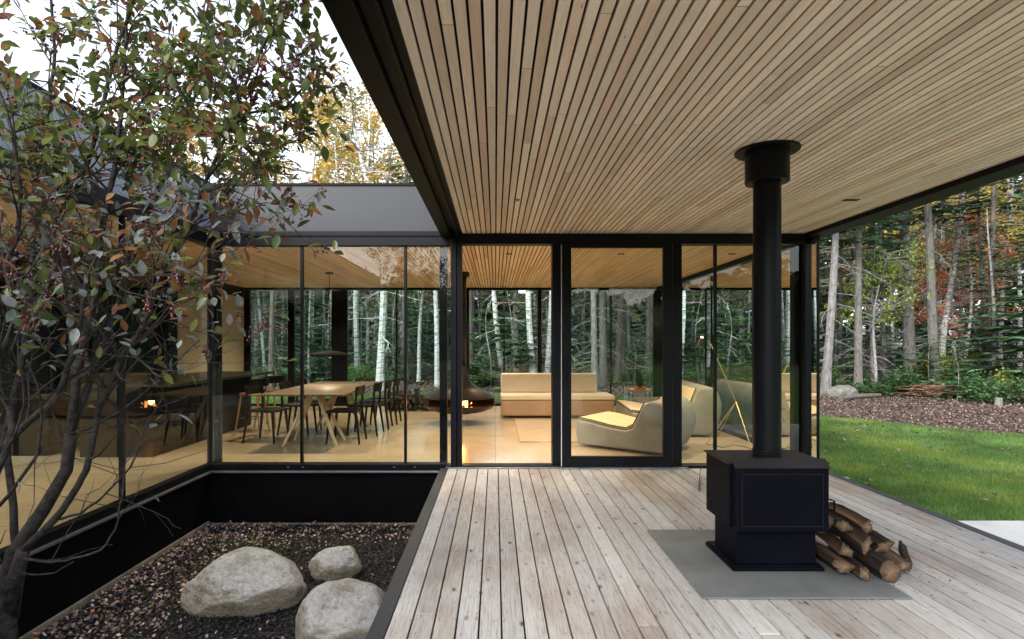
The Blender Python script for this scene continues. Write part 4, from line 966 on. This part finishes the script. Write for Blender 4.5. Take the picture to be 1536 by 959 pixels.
# dining table
tb = thing('dining_table', 'long wooden dining table with splayed pale legs', 'dining table', (-2.5, 8.56, 0))
q = MB(); q.box(-3.05, -1.96, 7.29, 9.84, .715, .74); q.build('tabletop', M['tabletop'], tb, bevel=.006)
for yy in (7.95, 9.35):
    for sx in (-1,1):
        for sy in (-1,1):
            q = MB(); a = Vector((-2.53+sx*.05, yy+sy*.06, .714)); b = Vector((-2.53+sx*.36, yy+sy*.22, .0))
            u = Vector((.026,0,0)); w = Vector((0,.03,0))
            q.add([a-u-w,a+u-w,a+u+w,a-u+w,b-u*.7-w*.7,b+u*.7-w*.7,b+u*.7+w*.7,b-u*.7+w*.7], [(0,1,2,3),(7,6,5,4),(0,4,5,1),(1,5,6,2),(2,6,7,3),(3,7,4,0)]); q.build('leg', M['palewood'], tb, bevel=.004)
q = MB(); q.box(-2.58,-2.48,7.9,9.4,.66,.712); q.build('crossbeam', M['palewood'], tb)
def chair_proto():
    t = thing('dining_chair', '', 'dining chair', (0,0,0), 0, 'black dining chairs around the table')
    q = MB(); q.prism([(-.22,-.20),(.22,-.22),(.23,.18),(.19,.22),(-.19,.22),(-.23,.18)], .435, .46, 'z'); q.build('seat', M['chair'], t, bevel=.008, world=False)
    for sx in (-1,1):
        q = MB(); q.tube([(sx*.18,-.17,.435),(sx*.205,-.21,0)], [.022,.014], 8); q.build('leg', M['chair'], t, world=False)
        q = MB(); q.tube([(sx*.19,.20,.77),(sx*.185,.19,.45),(sx*.215,.25,0)], [.014,.022,.014], 8); q.build('leg', M['chair'], t, world=False)
    q = MB(); pts = [(.235*math.sin(a), .215+.06*math.cos(a)-.045, 0) for a in np.linspace(-1.25,1.25,13)]
    for a, b in zip(pts, pts[1:]): q.add([(a[0],a[1],.67),(b[0],b[1],.67),(b[0],b[1]+.015,.80),(a[0],a[1]+.015,.80)], [(0,1,2,3)])
    o = q.build('backrest', M['chair'], t, world=False); md = o.modifiers.new('s','SOLIDIFY'); md.thickness = .018
    return t
ch = chair_proto(); first = True
CH = [(-2.13, 8.05, -90, 'black dining chair on the doorway side of the table, nearest the camera'), (-2.02, 8.75, -92, 'black dining chair on the doorway side, second from the camera'),
      (-1.98, 9.35, -88, 'black dining chair on the doorway side, third from the camera'), (-1.94, 9.95, -90, 'black dining chair on the doorway side, farthest from the camera'),
      (-3.25, 8.1, 82, 'black dining chair pulled out on the kitchen side, nearest the camera'), (-3.05, 8.8, 90, 'black dining chair on the kitchen side, second from the camera'), (-3.05, 9.45, 90, 'black dining chair on the kitchen side, farthest from the camera')]
for x, y, a, lab in CH:
    o = ch if first else dup(ch); first = False
    o.location = (x, y, 0); o.rotation_euler = (0,0,R(a)); o['label'] = lab
# pendant lamp
t = thing('pendant_lamp', 'flat black disc pendant lamp hanging over the dining table', 'pendant lamp', (-2.9, 9.9, 1.2))
q = MB(); q.lathe([(0,1.27),(.05,1.27),(.25,1.235),(.325,1.205),(.33,1.185),(.32,1.185),(.24,1.21),(0,1.22)], (-2.9,9.9,0), 36); q.build('shade', M['matte'], t, smooth=False)
q = MB(); q.tube([(-2.9,9.9,1.27),(-2.9,9.9,CZ)], .005, 6); q.build('cord', M['cable'], t)
q = MB(); q.lathe([(0,CZ-.025),(.07,CZ-.025),(.07,CZ-.002),(0,CZ-.002)], (-2.9,9.9,0), 20); q.build('canopy', M['dsteel'], t)
q = MB(); q.lathe([(0,1.18),(.09,1.18),(.09,1.215),(0,1.215)], (-2.9,9.9,0), 20); q.build('bulb', M['bulb'], t)
# log rack indoors
t = thing('log_rack', 'low black steel log rack by the far window', 'log rack', (-1.65, 11.8, 0))
q = MB(); q.box(-2.22,-1.02,11.62,11.98,.03,.05); q.box(-2.22,-2.205,11.62,11.98,.05,.42); q.box(-1.66,-1.60,11.62,11.98,.05,.47); q.box(-1.035,-1.02,11.62,11.98,.05,.30); q.build('frame', M['dsteel'], t)
for x in (-2.15,-1.09): q = MB(); q.box(x-.02,x+.02,11.64,11.96,0,.03); q.build('leg', M['dsteel'], t)
pr = split_log(5, .048, .34, 0).build('stacked_log', M['log'], tint=True); fst = True
for seg, (xa, xb, nrow) in enumerate(((-2.15,-1.71,4),(-1.55,-1.09,3))):
    for r_ in range(nrow):
        nn_ = 5-(r_ % 2)
        for k in range(nn_):
            o = pr if fst else dup(pr); fst = False
            o.location = (xa+(.5 if r_%2 else 0)*.098+k*.1, 11.64, .10+r_*.088); o.rotation_euler = (0, R(rb.uniform(0,360)), R(rb.uniform(-2,2)))
            tag(o, 'small cut log stacked in the indoor rack, %s section' % ('left' if seg == 0 else 'right'), 'firewood', 'logs stacked in the indoor rack')
# hanging fireplace
fc = Vector((-.62, 9.9, 0))
t = thing('hanging_fireplace', 'round black suspended fireplace with a glowing opening', 'fireplace', (fc.x, fc.y, .2))
prof = [(.001,.17),(.2,.175),(.42,.215),(.56,.27),(.62,.33)]
q = MB(); n = 48
q.lathe(prof, (fc.x,fc.y,0), n); q.lathe([(.62,.33),(.60,.345),(.52,.30),(.3,.235),(.001,.23)], (fc.x,fc.y,0), n); q.build('bowl', M['dsteel'], t, smooth=True)
hood = MB(); pr_ = [(.62,.46),(.55,.52),(.36,.60),(.22,.70),(.15,.85),(.125,1.0)]
nn_ = 48
vs = [(fc.x+r*math.cos(2*math.pi*k/nn_), fc.y+r*math.sin(2*math.pi*k/nn_), z) for r, z in pr_ for k in range(nn_)]
hood.add(vs, [(i*nn_+k, i*nn_+(k+1)%nn_, (i+1)*nn_+(k+1)%nn_, (i+1)*nn_+k) for i in range(len(pr_)-1) for k in range(nn_)])
q = hood.build('hood', M['dsteel'], t, smooth=True)
q = MB()   # rim closed at the back, open towards the camera side
for k in range(nn_):
    a0, a1 = 2*math.pi*k/nn_, 2*math.pi*(k+1)/nn_
    if -2.5 < math.atan2(math.sin(a0), math.cos(a0)) < -.35: continue
    q.add([(fc.x+.62*math.cos(a), fc.y+.62*math.sin(a), z) for z in (.325,.465) for a in (a0,a1)], [(0,1,3,2)])
q.build('rim', M['dsteel'], t, smooth=True)
q = MB(); q.lathe([(.60,.452),(.5,.49),(.33,.55),(.18,.60),(.001,.61)], (fc.x,fc.y,0), 40); q.build('firebox_lining', M['emberin'], t, smooth=True)
q = MB(); q.tube([(fc.x,fc.y,1.0),(fc.x,fc.y,CZ)], .115, 32); q.build('flue', M['dsteel'], t, smooth=True)
q = MB(); q.lathe([(.116,CZ-.07),(.17,CZ-.07),(.17,CZ-.002)], (fc.x,fc.y,0), 32); q.build('ceiling_collar', M['dsteel'], t)
for k, (dx, dy, h) in enumerate(((.0,-.18,.13),(.07,-.22,.17),(.14,-.2,.10),(-.07,-.2,.10),(.03,-.1,.16))):
    q = MB(); q.tube([(fc.x+dx+.06,fc.y+dy,.29),(fc.x+dx+.055,fc.y+dy,.29+h*.4),(fc.x+dx+.075,fc.y+dy,.29+h)], [.03,.024,.001], 7); q.build('flame', M['fire'], t, smooth=True)
for k in range(3):
    q = MB(); q.col = (.03,.02,.015); q.tube([(fc.x-.12+.06*k,fc.y-.28+.05*k,.29),(fc.x+.22,fc.y-.12-.05*k,.30+.02*k)], .03, 8); q.build('burning_log', M['log'], t, tint=True)
# sofa
sf = thing('sofa', 'cream leather sofa with low square back facing the deck', 'sofa', (1.15, 10.9, 0))
q = MB(); q.box(.11,2.22,10.55,11.5,.04,.33); q.build('base', M['sofabase'], sf, bevel=.03, seg=3)
q = MB(); q.box(.10,2.23,10.53,11.3,.335,.43); q.build('seat_cushion', M['sofa'], sf, bevel=.035, seg=4)
q = MB(); q.prism([(11.12,.43),(11.25,.80),(11.42,.80),(11.5,.43)], .11, 2.0, 'x'); q.build('backrest', M['sofa'], sf, bevel=.035, seg=4)
q = MB(); q.box(.35, 2.7, 8.0, 10.45, .002, .014); tag(q.build('rug', M['rug']), 'tan striped woven rug in front of the sofa', 'rug')
# ottomans
q = MB(); q.box(2.55,3.15,10.0,10.6,.02,.40); tag(q.build('ottoman', M['greyfab'], bevel=.05, seg=4), 'dark grey cube ottoman by the side table', 'ottoman')
# side table with book and bird
t = thing('side_table', 'small pale side table beyond the grey ottoman', 'side table', (2.93, 11.5, 0))
q = MB(); q.box(2.72,3.12,11.3,11.7,.44,.47); q.build('tabletop', M['sofabase'], t, bevel=.004)
for sx in (2.75,3.09):
    for sy in (11.33,11.67): q = MB(); q.tube([(sx,sy,0),(sx,sy,.44)], .01, 8); q.build('leg', M['dsteel'], t)
q = MB(); q.box(2.84,3.03,11.36,11.6,.472,.515); tag(q.build('book', M['book'], bevel=.003), 'red book lying under the black bird figurine', 'book')
t = thing('bird_figurine', 'glossy black bird figurine standing on the red book', 'figurine', (2.93, 11.48, .516))
q = MB(); pts = [(0,0,0),(0,0,.03),(0,.0,.10),(-.01,0,.20),(-.035,0,.28),(-.05,0,.33),(-.055,0,.37)]; q.tube(pts, [.05,.055,.085,.075,.045,.045,.02], 16); q.build('body', M['black'], t, smooth=True, world=False)
q = MB(); q.tube([(-.06,0,.345),(-.10,0,.335),(-.13,0,.325)], [.018,.012,.002], 8); q.build('beak', M['black'], t, world=False)
q = MB(); q.prism([(.02,.15),(.10,.02),(.12,-.01),(.05,.04)], -.03, .03, 'y'); q.build('tail', M['black'], t, world=False)
# lounge chairs
def lounge(loc, rz, label, s=1.0, W=.98, throw=False, backh=.68):
    t = thing('lounge_chair', label, 'lounge chair', loc, R(rz), 'pale upholstered lounge chairs')
    import bmesh
    bh = backh
    # side profile, x forward (-x is the back): body
    outer = [(.60,.03),(.63,.18),(.61,.355),(.40,.335),(.12,.29),(-.10,.275),(-.20,.32),(-.345,bh-.08),(-.40,bh-.02),(-.48,bh),(-.58,bh-.02),(-.66,bh-.10),(-.71,bh-.24),(-.71,.34),(-.66,.18),(-.58,.03)]
    n = len(outer); vs = []; ys_ = (-W/2, -W/2+.05, W/2-.05, W/2)
    for y in ys_:
        k = .94 if abs(y) > W/2-.01 else 1.0
        for (x, z) in outer: vs.append((x*k if x < -.3 else x-(1-k)*.2, y, .3+(z-.3)*(k if z > .3 or x < -.3 else 1)))
    q = MB(); S = 4; fs = [(i*n+j, (i+1)*n+j, (i+1)*n+(j+1)%n, i*n+(j+1)%n) for i in range(S-1) for j in range(n)]
    fs += [tuple(range(n)), tuple(range((S-1)*n, S*n))[::-1]]; q.add(vs, fs); q.build('body', M['fab'], t, smooth=True, bevel=.03, seg=3, world=False)
    seat = [(.60,.365),(.40,.345),(.12,.30),(-.10,.285),(-.20,.34),(-.345,bh-.06)]
    q = MB(); vs = []; m_ = len(seat)
    for y in (-W*.44, -W*.2, W*.2, W*.44):
        for (x, z) in seat: vs.append((x, y, z+.012))
    q.add(vs, [(i*m_+j, (i+1)*m_+j, (i+1)*m_+j+1, i*m_+j+1) for i in range(3) for j in range(m_-1)])
    o = q.build('seat_pad', M['fabtop'], t, smooth=True, world=False); md = o.modifiers.new('s','SOLIDIFY'); md.thickness = .03; md.offset = 0; md2 = o.modifiers.new('b','BEVEL'); md2.width = .01; md2.segments = 2
    q = MB()
    for y in (-W*.445, W*.445): q.tube([(x+.004, y, z+.024) for x, z in seat], .007, 6)
    q.tube([(.61,y,.375) for y in (-W*.44,W*.44)], .007, 6); q.build('piping', M['piping'], t, world=False)
    return t
lounge((1.88, 7.72, 0), 142, 'low pale lounge chair nearest the deck with a pink throw', 1, .98)
lounge((2.72, 9.3, 0), 176, 'wide pale lounge seat standing behind the nearer chair', 1, 1.75, backh=.76)
q = MB(); rr = random.Random(4); nx, ny = 14, 16; vs = []
for i in range(nx):
    for j in range(ny):
        u, v = i/(nx-1), j/(ny-1)
        x = 1.98+.26*v+.14*u+.02*noise.noise(Vector((u*5,v*5,0))); y = 7.50-.11*u+.33*v+.02*noise.noise(Vector((u*6,v*4,3)))
        z = .34+.34*u+.03*noise.noise(Vector((u*7,v*6,8)))+.04*math.sin(v*9+u*4)*.5
        vs.append((x,y,z))
q.add(vs, [(i*ny+j,(i+1)*ny+j,(i+1)*ny+j+1,i*ny+j+1) for i in range(nx-1) for j in range(ny-1)])
o = q.build('throw_blanket', M['plaid'], smooth=True); md = o.modifiers.new('s','SOLIDIFY'); md.thickness = .025; tag(o, 'crumpled dusty pink throw lying on the nearer lounge chair', 'throw')
# floor lamp
J = P(1104, 603, 8.0); Hd = P(1052, 510, 8.0); E1 = P(1062, 513, 8.0)
t = thing('floor_lamp', 'thin brass tripod floor lamp with small black head', 'floor lamp', (J.x, J.y, 0))
q = MB(); q.tube([E1, P(1066,516,8.0), J], .006, 8); q.build('arm', M['brass'], t)
for i, pt in enumerate((G(1050,679), G(1069,668), G(1128,676))): q = MB(); q.tube([J, pt], .006, 8); q.build('leg', M['brass'], t)
q = MB(); q.tube([J-Vector((.02,0,0)), J+Vector((.02,0,0))], .012, 8); q.build('joint', M['brass'], t)
q = MB(); q.tube([Hd+Vector((-.0,0,.02)), Hd+Vector((-.03,-.02,-.10))], [.035,.055], 16); q.build('shade', M['dsteel'], t)
q = MB(); q.tube([Hd+Vector((0,-.01,.02)), Hd+Vector((.008,-.01,.045))], [.022,.018], 12); q.build('bulb', M['bulb'], t)
q = MB(); pts = [G(1060,667), G(1085,672), G(1100,668), G(1118,671), G(1130,676), G(1135,672)]; q.tube([p+Vector((0,0,.005)) for p in pts], .004, 6); tag(q.build('lamp_cable', M['cable']), 'black cable lying on the floor beside the brass lamp', 'cable')
# wire poker leaning at the stove (left side)
t_ = MB(); t_.tube([G(1049,738)+Vector((0,0,.0)), G(1049,738)+Vector((.01,.02,.12)), G(1049,738)+Vector((.03,.05,.22))], .003, 6)
for k in range(6):
    c = G(1049,738)+Vector((.002*k,.0,.02+.02*k)); t_.tube([c+Vector((.012*math.cos(a), .0, .012*math.sin(a))) for a in np.linspace(0,6.28,9)], .002, 5)
tag(t_.build('fire_poker', M['dsteel']), 'thin wire coil handled poker standing left of the stove', 'poker')

# ------------------------------------------------------------------ camera, light, world
cam = bpy.data.cameras.new('camera'); co = bpy.data.objects.new('camera', cam); C.objects.link(co)
co.location = (0,0,H); co.rotation_euler = (R(90),0,0); cam.lens = F/1536*36; cam.sensor_width = 36
cam.shift_x = 25/1536; cam.shift_y = 35.5/1536; cam.clip_end = 2000; cam.clip_start = .05
bpy.context.scene.camera = co
sun = bpy.data.lights.new('sun', 'SUN'); so = bpy.data.objects.new('sun', sun); C.objects.link(so)
EL, AZ = 38, 215     # azimuth measured clockwise from +Y
d = Vector((math.sin(R(AZ))*math.cos(R(EL)), math.cos(R(AZ))*math.cos(R(EL)), math.sin(R(EL))))
so.rotation_euler = d.to_track_quat('Z', 'Y').to_euler(); sun.energy = 1.9; sun.angle = R(14); sun.color = (1,.96,.9)
w = bpy.data.worlds.new('World'); bpy.context.scene.world = w; w.use_nodes = True; nt = w.node_tree; nt.nodes.clear()
sk = nt.nodes.new('ShaderNodeTexSky'); sk.sky_type = 'NISHITA'; sk.sun_disc = False; sk.sun_elevation = R(EL); sk.sun_rotation = R(AZ); sk.air_density = 1.0; sk.dust_density = 3.0; sk.ozone_density = 1
hsv = nt.nodes.new('ShaderNodeHueSaturation'); hsv.inputs['Saturation'].default_value = .38; L(nt, sk.outputs[0], hsv.inputs['Color'])
bg = nt.nodes.new('ShaderNodeBackground'); bg.inputs[1].default_value = .60; L(nt, hsv.outputs[0], bg.inputs[0]); ow = nt.nodes.new('ShaderNodeOutputWorld'); L(nt, bg.outputs[0], ow.inputs[0])
def spot(x, y, z, e, size=130, col=(1,.76,.50), r=.06, blend=.6):
    l = bpy.data.lights.new('warm_indoor_spot', 'SPOT'); l.energy = e; l.spot_size = R(size); l.spot_blend = blend; l.color = col; l.shadow_soft_size = r
    o = bpy.data.objects.new('warm_indoor_spot', l); C.objects.link(o); o.location = (x,y,z); return o
for x, y in DL: spot(x, y, CZ-.03, 210)
for x, y in ((-2.8,7.6),(-1.2,11.6),(-3.6,11.2),(-1.4,7.6),(-4.9,4.6),(-4.9,1.8)): spot(x, y, CZ-.03, 190)  # extra beams added to brighten the rooms, no fixture above them
spot(-2.65, 9.0, 1.17, 26, 150, r=.1)  # pendant lamp's light, moved over the table middle
def pt(loc, e, col, r): 
    l = bpy.data.lights.new('fire_glow', 'POINT'); l.energy = e; l.color = col; l.shadow_soft_size = r; o = bpy.data.objects.new('fire_glow', l); C.objects.link(o); o.location = loc
pt((fc.x+.05, fc.y-.2, .40), 22, (1,.33,.07), .05)
sc = bpy.context.scene
sc.view_settings.view_transform = 'Standard'; sc.view_settings.look = 'None'; sc.view_settings.exposure = 0
sc.cycles.use_denoising = True; sc.cycles.max_bounces = 10; sc.cycles.transparent_max_bounces = 16; sc.cycles.diffuse_bounces = 5; sc.cycles.glossy_bounces = 4
sc.cycles.sample_clamp_indirect = 6; sc.cycles.caustics_reflective = False; sc.cycles.caustics_refractive = False
